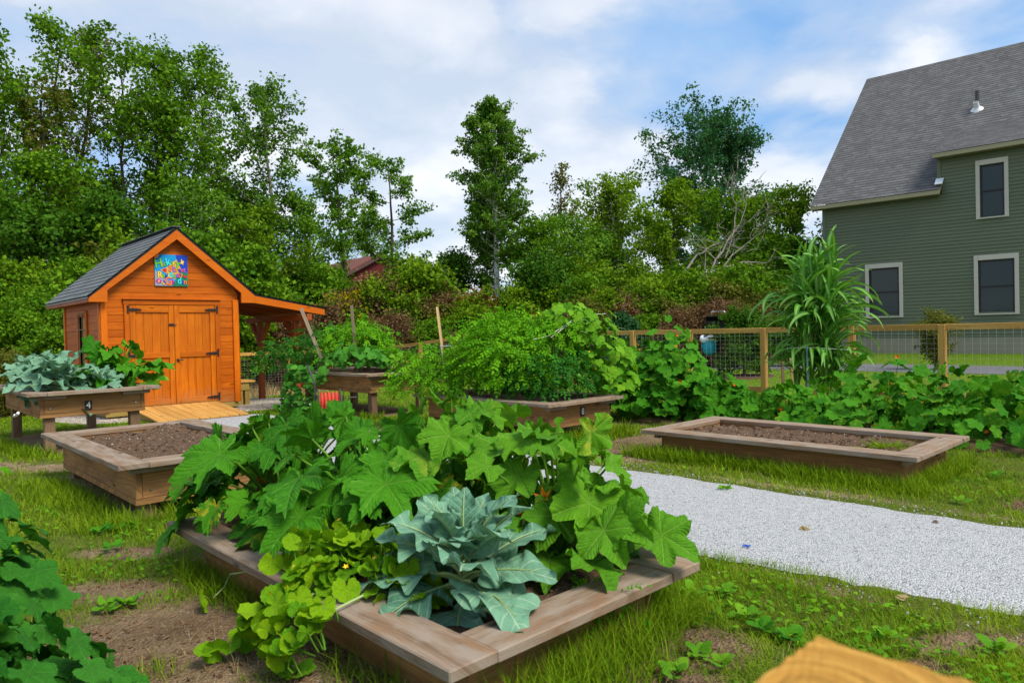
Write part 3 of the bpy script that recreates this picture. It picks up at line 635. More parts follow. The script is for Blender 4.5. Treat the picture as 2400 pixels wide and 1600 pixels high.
def build_shed():
    t = thing('garden_shed', 'orange stained wooden garden shed with double doors and a lean-to roof', 'shed', (SHED[0], SHED[1], 0), GA)
    D = 2.42; zs = .135; ze = 1.95; ap = 2.98; W0 = -2.18; xm = -1.04
    gab = lambda z: (W0+.004, -.004) if z < 2.0 else (max(W0+.004, xm-(ap-z)*1.16), min(-.004, xm+(ap-z)*1.16))
    f = MB(); rows(f, zs, ap, .118, gab, [(-1.845, -.335, 0., 1.915)], .02, seed=3); f.build('front_wall', M['shed'], t)
    # left wall: same boards turned; seen from -x
    l = MB(); rows(l, zs, ze, .118, lambda z: (-D+.004, -.024), [(-1.38, -.86, .78, 1.70)], 0., seed=5)
    for k, a in enumerate(l.v): l.v[k] = np.stack([W0+.004+a[:, 1], -a[:, 0], a[:, 2]], 1)
    l.build('side_wall', M['shed'], t)
    b = MB(); b.box((W0/2, D-.02, 1.05), (2.14, .03, 1.8), None, .002, 0); b.box((-.02, D/2, 1.05), (.03, D-.1, 1.8), None, .002, 1); b.build('back_wall', M['shed'], t)
    gp = MB(); gp.prism([(W0+.05, 1.9), (-.05, 1.9), (xm, 2.9)], D-.04, D-.01); gp.build('back_gable', M['shed'], t)
    fl = MB(); fl.box((W0/2, D/2, .11), (2.12, D-.06, .04), None, .003); fl.build('floor', M['shed'], t)
    for c_, d_ in (((W0+.046, -.004, (zs+1.93)/2-.004), (.094, .03, 1.93-zs)), ((-.051, -.004, (zs+1.93)/2-.004), (.094, .03, 1.93-zs)), ((W0-.006, .06, (zs+1.9)/2), (.026, .1, 1.9-zs)), ((W0-.006, D-.05, (zs+1.9)/2), (.026, .09, 1.9-zs)), ((.006, .06, (zs+1.93)/2), (.026, .1, 1.93-zs))):
        cb = MB(); cb.box(c_, d_, None, .004, 2); cb.build('corner_board', M['shedtrim'], t)
    cs = MB()
    for x in (-1.806, -.372): cs.box((x, 0., (zs+1.826)/2), (.078, .036, 1.826-zs), None, .004, 2)
    cs.box((-1.089, 0., 1.867), (1.53, .036, .078), None, .004, 0); cs.box((-1.089, -.012, 1.918), (1.56, .06, .018), None, .004, 0)
    cs.build('door_frame', M['shed'], t)
    for di, (x0, x1) in enumerate(((-1.760, -1.091), (-1.084, -.416))):
        d = MB(); z0, z1 = .172, 1.822; y = .006; s = .082
        for x in (x0+s/2, x1-s/2): d.box((x, y, (z0+z1)/2), (s, .03, z1-z0), None, .003, 2)
        for za, zb in ((1.703, z1), (.953, 1.042), (z0, .272)): d.box(((x0+x1)/2, y+.001, (za+zb)/2), (x1-x0-2*s-.002, .03, zb-za), None, .003, 0)
        n = 4; w = (x1-x0-2*s)/n
        for i in range(n): d.box((x0+s+w*(i+.5), y+.018, (z0+z1)/2), (w-.002, .02, z1-z0-.03), None, .004, 2)
        door = d.build('door', M['sheddoor'], t)
        for zz in ((1.749, 1.003, .248)):
            h = MB(); sg = 1 if di == 0 else -1; xh = x0-.032 if di == 0 else x1+.036; yh = -.026
            h.box((xh, yh, zz), (.028, .010, .125), None, .003); h.lathe([(0, .01), (.016, .008), (.016, 0)], 8, (xh, yh-.004, zz+.055), [[1, 0, 0], [0, 0, -1], [0, 1, 0]])
            pts = [(0, .028), (.05, .022), (.07, .034), (.10, .020), (.13, .030), (.165, .012), (.18, .018), (.205, 0), (.18, -.018), (.165, -.012), (.13, -.030), (.10, -.020), (.07, -.034), (.05, -.022), (0, -.028)]
            po = [(xh+sg*a, zz+b_*.7) for a, b_ in pts]; h.prism(po if sg < 0 else po[::-1], yh-.004, yh+.012)
            h.build('hinge', M['black'], door)
        la = MB()
        if di == 0: la.box((-1.135, -.018, 1.50), (.085, .016, .036), None, .004); la.tube([(-1.12, -.03, 1.50), (-1.055, -.03, 1.50)], .007, 8); la.build('bolt_latch', M['black'], door)
        else: la.box((-1.045, -.02, .905), (.04, .012, .045), None, .004); la.tube([(-1.045, -.03, .905), (-1.0, -.045, .905), (-.965, -.045, .906)], [.011, .010, .006], 8); la.build('door_handle', M['black'], door)
    # window in the left wall
    wt = MB(); xw = W0-.008
    ya, yb, za, zb = .86, 1.38, .78, 1.70
    for y in (ya-.03, yb+.03): wt.box((xw, y, (za+zb)/2), (.03, .09, zb-za+.10), None, .004, 2)
    for z in (za-.03, zb+.03): wt.box((xw-.002, (ya+yb)/2, z), (.03, yb-ya-.032, .07), None, .004, 1)
    wf = wt.build('window_frame', M['shed'], t)
    pn = MB(); pn.box((W0+.045, (ya+yb)/2, (za+zb)/2), (.01, yb-ya, zb-za), None, .001); pn.build('window_pane', M['pine'], wf)
    br = MB()
    for y in (ya+.16, yb-.14): br.box((W0-.026, y, (za+zb)/2), (.012, .014, zb-za+.08), None, .002)
    for z in (zb-.25, za+.3, zb+.02): br.box((W0-.027, (ya+yb)/2, z), (.012, yb-ya, .014), None, .002)
    br.build('window_bars', M['stakegrey'], wf)
    # roof
    y0, y1 = -.13, 2.92
    def slope(x0, z0, x1, z1):
        e = np.array([x1-x0, 0, z1-z0]); L_ = np.linalg.norm(e); return e/L_, L_
    r = MB(); xa, zta = -2.385, 1.945; xb, ztb = xm, 3.115
    es, S = slope(xa, zta, xb, ztb); shingles(r, np.array([xa, y0, zta]), (0, 1, 0), es, lambda s: (0, y1-y0), S, .125, .010)
    es2, S2 = slope(.285, 2.03, xm, 3.115); shingles(r, np.array([.285, y0, 2.03]), (0, 1, 0), es2, lambda s: (0, y1-y0), S2, .125, .010, 5.)
    es3, S3_ = slope(1.655, 1.79, .285, 2.032); shingles(r, np.array([1.655, y0, 1.79]), (0, 1, 0), es3, lambda s: (0, y1-y0), S3_, .125, .010, 9.)
    r.box((xm, (y0+y1)/2, 3.122), (.16, y1-y0, .012), None, .003, 1)
    r.build('roof', M['roofshed'], t)
    dk = MB(); k = .03
    dk.prism([(-2.375, 1.935), (xm, 3.10), (.283, 2.018), (1.645, 1.778), (1.645, 1.765), (.28, 2.0), (xm, 3.075), (-2.375, 1.912)], y0+.01, y1-.005); dk.build('roof_edge', M['blackpaint'], t)
    fy0, fy1 = -.115, -.078
    for po, ya_, yb_ in (([(xm, 3.072), (-2.36, 1.925), (-2.36, 1.862), (-2.10, 1.862), (-2.10, 2.045), (xm, 2.915)], fy0, fy1), ([(xm+.001, 3.072), (xm+.001, 2.915), (.02, 2.045), (.02, 1.872), (.245, 1.8725), (.272, 1.995)], fy0, fy1),
                       ([(.274, 1.994), (.247, 1.8725), (1.63, 1.655), (1.63, 1.765)], fy0, fy1), ([(xm, 3.072), (-2.36, 1.925), (-2.36, 1.862), (xm, 2.95)], y1-.05, y1-.02)):
        ra = MB(); ra.prism(po, ya_, yb_); ra.build('rake_board', M['shedtrim'], t)
    ef = MB(); ef.box((-2.352, (fy1+y1)/2-.02, 1.893), (.02, y1-fy1-.06, .070), None, .002, 1); ef.build('eave_board', M['shedpost'], t)
    sf = MB(); sf.box((-2.265, (fy1+y1)/2-.02, 1.868), (.15, y1-fy1-.08, .012), None, .002, 1)
    sf.prism([(-2.34, 1.915), (xm, 3.045), (xm, 3.035), (-2.34, 1.90)], fy1, y1-.06); sf.prism([(xm, 3.045), (.29, 1.985), (1.62, 1.757), (1.62, 1.75), (.29, 1.975), (xm, 3.035)], fy1, y1-.06)
    sf.build('soffit', M['shedpost'], t)
    for y in np.arange(.12, 2.85, .4):
        rf = MB(); rf.prism([(.03, 2.0), (.27, 1.965), (1.60, 1.742), (1.60, 1.665), (.24, 1.885), (.03, 1.92)], y, y+.04)
        rf.build('rafter', M['shedpost'], t)
    bm = MB(); bm.box((1.17, .97, 1.605), (.10, 2.72, .115), None, .005, 1); bm.build('beam', M['shedpost'], t)
    for y in (.16, 1.73):
        p = MB(); p.box((1.17, y, .745), (.105, .105, 1.60), None, .005, 2); po = p.build('post', M['shedpost'], t)
        for s_ in (-1, 1):
            q = MB(); q.beam((1.17, y+s_*.045, 1.17), (1.17, y+s_*.40, 1.555), .075, .085, .004, (1, 0, 0)); q.build('brace', M['shedpost'], po)
    for x in (W0+.12, W0/2, -.14): sk = MB(); sk.box((x, D/2+.03, .078), (.10, D-.09, .095), None, .006, 1); sk.build('skid', M['treated'], t)
    sk = MB(); sk.box((W0/2, .035, .085), (2.1, .05, .085), None, .005, 0); sk.build('sill_beam', M['treated'], t)
    return t
build_shed()
def ramp():
    t = thing('wooden_ramp', 'yellow plank ramp sloping from the shed doors to the path', 'ramp', (SHED[0], SHED[1], 0), GA)
    n = 9; x0, x1 = -1.80, -.44; w = (x1-x0)/n; a = np.array([0, -.05, .158]); b = np.array([0, -1.36, .035])
    mb = MB()
    for i in range(n): mb.beam(a+np.array([x0+w*(i+.5), 0, 0]), b+np.array([x0+w*(i+.5), random.uniform(-.01, .01), 0]), w-.008, .03, .004)
    mb.build('plank_deck', M['ramp'], t)
    for x in (x0+.06, (x0+x1)/2, x1-.06):
        s = MB(); s.prism([(-.06, .138), (-1.33, .02), (-1.33, -.04), (-.06, -.04)], x-.02, x+.02)
        for k, q in enumerate(s.v): s.v[k] = np.stack([q[:, 1], q[:, 0], q[:, 2]], 1)
        s.build('stringer', M['treated'], t)
ramp()
def bench():
    t = thing('wooden_bench', 'small treated wood bench against the shed side, under the lean-to', 'bench', (SHED[0], SHED[1], 0), GA)
    s = MB(); s.box((.27, 1.0, .445), (.34, 1.25, .038), None, .004, 1); s.build('seat', M['ramp'], t)
    for y in (.42, 1.58): a = MB(); a.box((.235, y, .355), (.19, .045, .14), None, .004, 0); a.build('apron', M['treated'], t)
    for y in (.455, 1.54):
        for x in (.17, .30): l = MB(); l.box((x, y, .19), (.09, .09, .46), None, .005, 2); l.build('leg', M['treated'], t)
bench()
def sign():
    o = SHED[0]*0; t = thing('painted_sign', 'square hand painted sign in bright colours on the shed gable', 'sign', (SHED[0], SHED[1], 0), GA)
    cols = dict(sky='#0a8fd0', deep='#0b3fb5', green='#0a7a5a', grey='#8f95a5', lilac='#5f7fd8', sand='#c99a55', sun='#e07a20', lime='#69c020', aqua='#35d5e0', org='#f0782c', yel='#f2c83a', pur='#a060d0', red='#c81e30', mag='#c0209a', ind='#3a4cae', blk='#101018', pink='#d84a80', teal='#0e8fa0')
    ms = {k: plain('paint_'+k, lin(v), .5, 0, .3, .06, 30.) for k, v in cols.items()}; names = list(ms); ml = [ms[k] for k in names]; ix = {k: i for i, k in enumerate(names)}
    x0, z0, S = -1.367, 2.142, .521; yf = -.004
    p = MB(); p.box((x0+S/2, .006, z0+S/2), (S, .022, S), None, .002); panel = p.build('panel', ms['sky'], t)
    d = [0]
    def poly(mb, pts, k, lift=None):
        d[0] += .0004; mb.prism([(x0+a*S, z0+(1-b)*S) for a, b in pts], yf-.0015-d[0], yf, ix[k])
    a = MB()
    poly(a, [(.64, 0), (1, 0), (1, .55), (.86, .58), (.76, .40), (.66, .13)], 'deep'); poly(a, [(0, .52), (.25, .62), (.35, .75), (.62, .82), (.5, 1), (0, 1)], 'grey'); poly(a, [(.13, .70), (.45, .69), (.58, .80), (.50, .98), (.30, .72)], 'lilac')
    poly(a, [(.50, 1), (.62, .80), (.80, .55), (1, .57), (1, 1)], 'green'); poly(a, [(.16, .50), (.50, .34), (.66, .13), (.80, .45), (.74, .60), (.60, .79), (.40, .63)], 'sand')
    poly(a, [(0, 0)]+[(.14*math.cos(q), .14*math.sin(q)) for q in np.linspace(0, math.pi/2, 9)], 'sun')
    for q in np.linspace(.08, 1.5, 9): poly(a, [(.155*math.cos(q-.05), .155*math.sin(q-.05)), (.215*math.cos(q), .215*math.sin(q)), (.155*math.cos(q+.05), .155*math.sin(q+.05))], 'blk')
    poly(a, [(.81, .12), (.85, .18), (.90, .21), (.86, .25), (.87, .32), (.82, .27), (.77, .28), (.80, .21)], 'yel')
    poly(a, [(.22, .49), (.30, .43), (.36, .48), (.33, .50), (.36, .54), (.29, .56)], 'red')
    for k in range(8):
        q = k*math.pi/4; c, s_ = math.cos(q), math.sin(q); e = .03; poly(a, [(.11, .85), (.11+.05*c-e*s_, .85+.05*s_+e*c), (.11+.09*c, .85+.09*s_), (.11+.05*c+e*s_, .85+.05*s_-e*c)], ('red', 'mag', 'pink', 'pur')[k % 4])
    poly(a, [(.11+.025*math.cos(q), .85+.025*math.sin(q)) for q in np.linspace(0, 2*math.pi, 10)[:-1]], 'yel')
    poly(a, [(.21, .86), (.29, .95), (.26, .97), (.20, .88)], 'yel'); poly(a, [(.24, .82), (.32, .88), (.30, .93), (.24, .88)], 'ind')
    poly(a, [(.80, .58), (.84, .60), (.81, .70), (.78, .71)], 'org'); poly(a, [(.91+.06*math.cos(q), .68+.055*math.sin(q)) for q in np.linspace(0, 2*math.pi, 14)[:-1]], 'red'); poly(a, [(.84, .64), (.91, .62), (.99, .61), (.92, .66)], 'green')
    a.build('painted_shapes', ml, panel)
    def word(txt, keys, xs, zs, sizes, rots):
        for ch, k, x, z, s_, ro in zip(txt, keys, xs, zs, sizes, rots):
            mb = MB(); s_ *= 1.16; c, s2 = math.cos(ro), math.sin(ro)
            for kk, off, bold, lift in (('blk', (0, 0), 1.16, .006), (k, (0, 0), 1.0, .009)):
                for ox, oz in ((-.014, 0), (.014, 0), (0, .013), (0, -.013)) if kk == 'blk' else ((-.006, -.003), (.006, .003), (-.004, .005), (.004, -.005)):
                    text_mb(mb, ch, s_*S*1.45, lambda q: (x0+S*(x+ox)+(q[0]*c-q[1]*s2)*.85, yf-lift+q[2]*.2-ox*.03-oz*.02, z0+S*(1-z+oz)+(q[0]*s2+q[1]*c)), ix[kk])
            mb.build('letter', ml, panel)
    word('Hickory', ['lime', 'sand', 'lime', 'aqua', 'lime', 'yel', 'lime'], [.115, .225, .30, .40, .505, .585, .70], [.30, .315, .30, .235, .26, .255, .28], [.23, .15, .14, .21, .13, .13, .19], [.2, .15, .1, .25, .1, .05, -.05])
    word('Street', ['org', 'pur', 'org', 'ind', 'pink', 'pur'], [.475, .57, .655, .745, .83, .905], [.45, .45, .475, .48, .475, .475], [.18, .18, .13, .12, .12, .15], [0, .05, 0, .1, 0, .05])
    word('Resident', ['yel', 'lime', 'ind', 'yel', 'aqua', 'lime', 'pur', 'pink'], [.15, .25, .33, .40, .475, .575, .655, .725], [.66, .67, .69, .66, .635, .665, .66, .64], [.17, .12, .12, .14, .17, .12, .12, .15], [.05]*8)
    word('Garden', ['org', 'mag', 'teal', 'aqua', 'ind', 'org'], [.40, .525, .62, .735, .825, .915], [.855, .86, .86, .83, .855, .855], [.22, .14, .13, .18, .13, .14], [.0]*6)
sign()
# ------------------------------------------------------------------ the green house
def house():
    a = R(90-42.3); ex = np.array([math.sin(R(42.3)+math.pi/2), math.cos(R(42.3)+math.pi/2), 0])      # along the facade
    hx = R(-42.3); H0 = np.array([13.329, 20.5, 0])
    t = thing('green_house', 'two storey green clapboard house with a steep grey shingle roof', 'house', H0, hx)
    # local frame: x along the facade, y into the house
    X0, X1 = -4.18, 9.; zs = .785; wins = [(.076, .857, 4.14, 5.81), (.004, 1.066, 1.41, 3.11), (-2.903, -1.842, 1.41, 3.09)]
    ops = [(x0+.10, x1-.10, z0+.035, z1-.14) for x0, x1, z0, z1 in wins]
    w = MB(); rows(w, zs, 5.0, .1005, lambda z: (X0+.10, X1), ops, 0., lap=.020, seed=2)
    rows(w, zs+42*.1005, 6.05, .1005, lambda z: (-.78, X1), ops, 0., lap=.020, seed=9); w.build('front_wall', M['clap'], t)
    sw = MB(); sw.box((X0+.02, 4.4, 2.9), (.03, 8.7, 4.3), None, .002); sw.box((X0/2+X1/2, 8.8, 2.9), (X1-X0, .03, 4.3), None, .002); sw.box((X1, 4.4, 2.9), (.03, 8.7, 4.3), None, .002)
    sw.prism([(0.1, 5.02), (6.1, 10.5), (12.0, 5.02)], X0+.005, X0+.03)
    k = sw.v[-1]; sw.v[-1] = np.stack([k[:, 1], k[:, 0], k[:, 2]], 1); sw.build('end_wall', M['clap'], t)
    cb = MB(); cb.box((X0+.05, -.012, 2.87), (.10, .04, 4.2), None, .004, 2); cb.build('corner_board', M['clap'], t)
    cb = MB(); cb.box((-.835, -.014, 5.62), (.10, .04, .85), None, .004, 2); cb.build('corner_board', M['clap'], t)
    ch = MB(); ch.prism([(-.02, 5.15), (2.2, 7.15), (2.2, 6.0), (-.02, 5.9)], -.82, -.80); k = ch.v[-1]; ch.v[-1] = np.stack([k[:, 1], k[:, 0], k[:, 2]], 1); ch.build('dormer_cheek', M['clap'], t)
    f = MB(); f.box(((X0+X1)/2, .05, .53), (X1-X0, .12, .50), None, .01, 0); f.box((X0+.06, 4.4, .53), (.1, 8.6, .5), None, .01, 1); f.build('foundation', M['concrete'], t)
    # main roof
    e0 = np.array([-4.46, -.32, 5.10]); es = np.array([0, 6.42, 5.70]); S = np.linalg.norm(es); es = es/S
    r = MB(); sd = (2.13+.3)/es[1]
    shingles(r, e0, (1, 0, 0), es, lambda s: (0, 3.70) if s < .78 else ((0, 3.66+.16+0*s) if s < sd else (0, 13.6)), S, .145, .010)
    e1 = np.array([-4.46, -.32+2*6.42, 5.10]); eb = np.array([0, -6.42, 5.70])/S; shingles(r, e1, (1, 0, 0), eb, lambda s: (0, 13.6), S, .145, .010)
    r.build('roof', M['roofhouse'], t)
    d = MB(); ed = np.array([0, 2.43, 1.10]); Sd = np.linalg.norm(ed); ed = ed/Sd
    shingles(d, np.array([-.96, -.32, 6.165]), (1, 0, 0), ed, lambda s: (0, 10.2), Sd, .145, .010, 3.); d.build('dormer_roof', M['roofhouse'], t)
    ev = MB(); ev.box((-2.62, -.30, 5.03), (3.66, .025, .12), None, .004, 0)
    ev.box((4.2, -.30, 6.095), (10.28, .025, .12), None, .004, 0)
    ev.prism([(-.29, 5.10), (.05, 5.40), (.05, 5.27), (-.29, 4.97)], -.80, -.775); k = ev.v[-1]; ev.v[-1] = np.stack([k[:, 1], k[:, 0], k[:, 2]], 1)
    ev.prism([(-.31, 5.10), (6.1, 10.79), (6.1, 10.64), (-.31, 4.97)], -4.46, -4.43); k = ev.v[-1]; ev.v[-1] = np.stack([k[:, 1], k[:, 0], k[:, 2]], 1)
    ev.prism([(-.31, 6.16), (2.05, 7.22), (2.05, 7.16), (-.31, 6.04)], -.955, -.93); k = ev.v[-1]; ev.v[-1] = np.stack([k[:, 1], k[:, 0], k[:, 2]], 1)
    ev.build('eave_board', M['eave'], t)
    sf = MB(); sf.box((-2.62, -.15, 4.965), (3.62, .29, .012), None, .002, 0); sf.box((4.2, -.15, 6.03), (10.2, .29, .012), None, .002, 0); sf.build('soffit', M['soffit'], t)
    fl = MB(); fl.box((-.81, -.14, 5.36), (.20, .30, .03), np.array(Matrix.Rotation(R(41), 3, 'X')), .004); fl.build('flashing', M['whiteplastic'], t)
    for (x0, x1, z0, z1), (a0, a1, b0, b1) in zip(wins, ops):
        tr = MB(); y = -.022
        tr.box(((x0+a0)/2, y, (z0+z1)/2), (a0-x0, .05, z1-z0), None, .004, 2); tr.box(((x1+a1)/2, y, (z0+z1)/2), (x1-a1, .05, z1-z0), None, .004, 2)
        tr.box(((x0+x1)/2, y-.002, (b1+z1)/2), (a1-a0-.001, .05, z1-b1), None, .004, 0); tr.box(((x0+x1)/2, y-.012, (z0+b0)/2), (a1-a0-.001, .07, b0-z0), None, .004, 0)
        wf = tr.build('window', M['trim'], t)
        pn = MB(); pn.box(((a0+a1)/2, .055, (b0+b1)/2), (a1-a0, .01, b1-b0), None, .001); pn.build('pane', M['glass'], wf)
        ss = MB(); q = .045; zm = (b0+b1)/2+.005
        for x in (a0+q/2, a1-q/2): ss.box((x, .03, (b0+b1)/2), (q, .04, b1-b0), None, .003, 2)
        for z in (b0+q/2, b1-q/2, zm): ss.box(((a0+a1)/2, .031, z), (a1-a0-2*q, .036, q), None, .003, 0)
        ss.build('sash', M['sash'], wf)
    vp = MB(); vp.tube([(-.33, 3.0, 8.0), (-.33, 3.0, 8.62)], .06, 12); v_ = vp.build('vent_pipe', M['graytube'], t)
    bs = MB(); bs.lathe([(.075, .30), (.085, .12), (.20, .02), (.30, -.02)], 14, (-.33, 2.97, 7.98), np.array(Matrix.Rotation(R(41), 3, 'X'))); bs.build('pipe_boot', M['whiteplastic'], v_)
house()
def barn_():
    d = np.array([-.6, .8, 0]); n = np.array([.8, .6, 0])
    t = thing('red_barn', 'old red barn with a rusty roof half hidden behind the thicket', 'barn', (-7.57, 42, -.5), math.atan2(.6, .8))
    w, h0, h1, Ln = 3.1, 4.75, 6.38, 11
    g_ = MB(); g_.prism([(-w, 0), (w, 0), (w, h0), (0, h1), (-w, h0)], 0, Ln); g_.build('wall', M['barn'], t)
    r = MB()
    for s in (-1, 1): r.prism([(0, h1+.10), (s*(w+.3), h0-.06), (s*(w+.3), h0+.02), (0, h1+.18)][::s], -.25, Ln+.2)
    r.build('roof', M['barnroof'], t)
    for s in (-1, 1):
        q = MB(); q.prism([(0, h1+.12), (s*(w+.28), h0-.04), (s*(w+.28), h0-.22), (0, h1-.06)][::s], -.29, -.26)
        q.build('rake_board', M['barntrim'], t)
barn_()
# ------------------------------------------------------------------ fence
def fence(name, label, P, Q, posts, top=1.215, bottom=True, skip=(), mesh=True):
    """posts: distances along P -> Q"""
    P = np.array(P, float); Q = np.array(Q, float); d = (Q-P)/np.linalg.norm(Q-P); L_ = np.linalg.norm(Q-P)
    t = thing(name, label, 'fence', (P[0], P[1], float(gz(*P))), 0)
    o = np.array([P[0], P[1], float(gz(*P))]); rot = np.array([[d[0], -d[1], 0], [d[1], d[0], 0], [0, 0, 1]])
    def pt(s, z): p = P+d*s; return np.array([p[0], p[1], float(gz(*p))+z])-o
    for s in posts:
        mb = MB(); mb.box(pt(s, top/2-.08), (.10, .10, top+.15), rot, .006, 2); mb.build('post', M['pine'], t)
    for i in range(len(posts)-1):
        a, b = posts[i]+.052, posts[i+1]-.052
        mb = MB(); mb.beam(pt(a, top-.047), pt(b, top-.047), .045, .092, .004); mb.build('top_rail', M['pine'], t)
        if bottom: mb = MB(); mb.beam(pt(a, .10), pt(b, .10), .045, .10, .004); mb.build('bottom_rail', M['pine'], t)
    wm = MB(); nrm_ = np.array([-d[1], d[0], 0])*.03; r = .0016
    s0, s1 = posts[0], posts[-1]; ss = np.linspace(s0, s1, max(2, int((s1-s0)/1.2)))
    for z in np.arange(.17, top-.1, .075): wm.tube([pt(s, z)+nrm_ for s in ss], r, 3, False)
    for s in np.arange(s0+.05, s1, .10): wm.tube([pt(s, .1)+nrm_*1.1, pt(s, top-.06)+nrm_*1.1], r, 3, False)
    wm.build('wire_mesh', M['wire'], t)
    return t
FP = np.array([4.527, 12.803]); vd = V[:2]
fence('garden_fence', 'yellow pine rail and wire fence along the lawn before the green house', FP-vd*5.9, FP+vd*13.6, [0, 1.49, 3.05, 4.37, 5.9, 7.43, 8.8, 10.3, 11.8, 13.3, 14.8, 16.3, 17.8, 19.5])
F2 = FP+vd*13.6
fence('garden_fence', 'weathered rail and wire fence seen past the lean-to of the shed', F2-U[:2]*8.4, F2-U[:2]*.06, [0, 1.4, 2.93, 4.45, 5.95, 7.35, 8.28], bottom=False)
# ------------------------------------------------------------------ stakes, cage, twine
def stake(label, p, q, w, mat, group='stakes among the plants'):
    p = np.array(p, float); q = np.array(q, float); mb = MB(); mb.beam(p-p, q-p, w, w*.7, .002, (0, 1, 0)); o = mb.build('garden_stake', mat, None); o.location = p; tag(o, label, 'stake', group)
stake('pale stake leaning out of the left end of bed 8', (-.87, 9.5, .42), (-1.03, 9.9, 1.615), .035, M['stake'])
stake('grey weathered stake leaning left over bed 7, before the lean-to', (-3.0, 11.6, .6), (-3.54, 12.0, 1.72), .05, M['stakegrey'])
stake('grey weathered stake upright at the top of bed 7', (-2.53, 11.6, .6), (-2.60, 11.6, 1.74), .045, M['stakegrey'])
q1, q2 = on(1836, 925), on(1862, 930)
stake('thin brown stake left of the corn, the left one of two', q1-[0, 0, .1], at(1834, 838, q1[1]), .045, M['leg'], 'two stakes by the corn'); stake('thin pale stake left of the corn, the right one of two', q2-[0, 0, .1], at(1853, 838, q2[1]), .045, M['stake'], 'two stakes by the corn')
def cage():
    t = thing('tomato_cage', 'pale green wire tomato cage in the left end of bed 8', 'plant cage', (-.72, 9.45, .38))
    for z, r in ((.25, .16), (.48, .20), (.70, .24)):
        mb = MB(); th = np.linspace(0, 2*math.pi, 25); mb.tube(np.stack([r*np.cos(th), r*np.sin(th), np.full(25, z)], 1), .004, 5, False); mb.build('ring', M['cage'], t)
    for k in range(4):
        a = k*math.pi/2+.4; mb = MB(); mb.tube([(.1*math.cos(a), .1*math.sin(a), -.05), (.245*math.cos(a), .245*math.sin(a), .72)], .004, 5); mb.build('wire_leg', M['cage'], t)
cage()
def twine():
    mb = MB(); a, b, c = at(1285, 787, 8.45), at(1358, 738, 8.9), at(1420, 735, 9.2)
    mb.tube([a, (a+b)/2-[0, 0, .012], b], .0035, 5); mb.tube([a+[.03, 0, -.02], b+[.01, 0, -.015]], .003, 5); mb.tube([b, c], .003, 5); mb.tube([at(1250, 795, 8.3), a], .003, 5)
    o = mb.build('twine', M['twine']); tag(o, 'white twine stretched across the tops of the tomato plants', 'twine')
twine()
# ------------------------------------------------------------------ hose reel
def reel():
    b = np.array([-2.56, 9.9]); t = thing('hose_reel_cart', 'two wheeled hose reel cart with a red hose, before bed 7', 'hose reel', (b[0], b[1], float(gz(*b))), R(15))
    ax = .33
    mb = MB()
    for x in (-.19, .19):
        mb.tube([(x, -.02, .05), (x, .0, .30), (x, .0, .60), (x-.015, .03, .63), (x-.09, .16, .82)] if x < 0 else [(x, -.02, .05), (x, 0, .42)], .014, 8)
    mb.tube([(-.19, -.02, .06), (.19, -.02, .06)], .012, 8); mb.tube([(-.28, .16, .82), (-.27, .17, .825)], .016, 8); mb.build('frame', M['graytube'], t)
    for x in (-.15, .15):
        d = MB(); th = np.linspace(0, 2*math.pi, 33); d.tube(np.stack([np.full(33, x), .175*np.cos(th), ax+.175*np.sin(th)], 1), .011, 6, False)
        for k in range(6): a = k*math.pi/3; d.tube([(x, 0, ax), (x, .175*math.cos(a), ax+.175*math.sin(a))], .006, 5)
        d.build('reel_disc', M['graytube'], t)
    h = MB(); n = 560; s = np.linspace(0, 1, n); turns = 30; th = s*turns*2*math.pi; layer = np.floor(s*2.999); lx = (s*3) % 1; lx = np.where(layer % 2 == 0, lx, 1-lx)
    r = .085+.024*layer+.006*np.sin(th*.37+layer); x = -.125+.25*lx
    h.tube(np.stack([x+.010*np.sin(th*.5), r*np.cos(th), ax+r*np.sin(th)], 1), .0115, 6); h.build('hose', M['hose'], t)
    c = MB(); c.tube([(.15, 0, ax), (.24, 0, ax), (.26, -.02, ax+.03), (.27, -.03, ax+.05)], .008, 6); c.tube([(.27, -.03, ax+.055), (.37, -.03, ax+.055)], .011, 8); c.build('crank', M['graytube'], t)
    f = MB(); f.tube([(-.235, .0, ax-.02), (-.20, 0, ax-.02)], .018, 10); f.tube([(-.27, 0, ax-.02), (-.235, 0, ax-.02)], .011, 8); f.build('hose_fitting', M['chrome'], t)
    for x in (-.22, .22):
        w = MB(); w.lathe([(.03, -.018), (.10, -.022), (.115, -.012), (.115, .012), (.10, .022), (.03, .018)], 22, (x, .08, .115), [[0, 0, 1], [1, 0, 0], [0, 1, 0]]); w.build('wheel', M['blackpaint'], t)
reel()
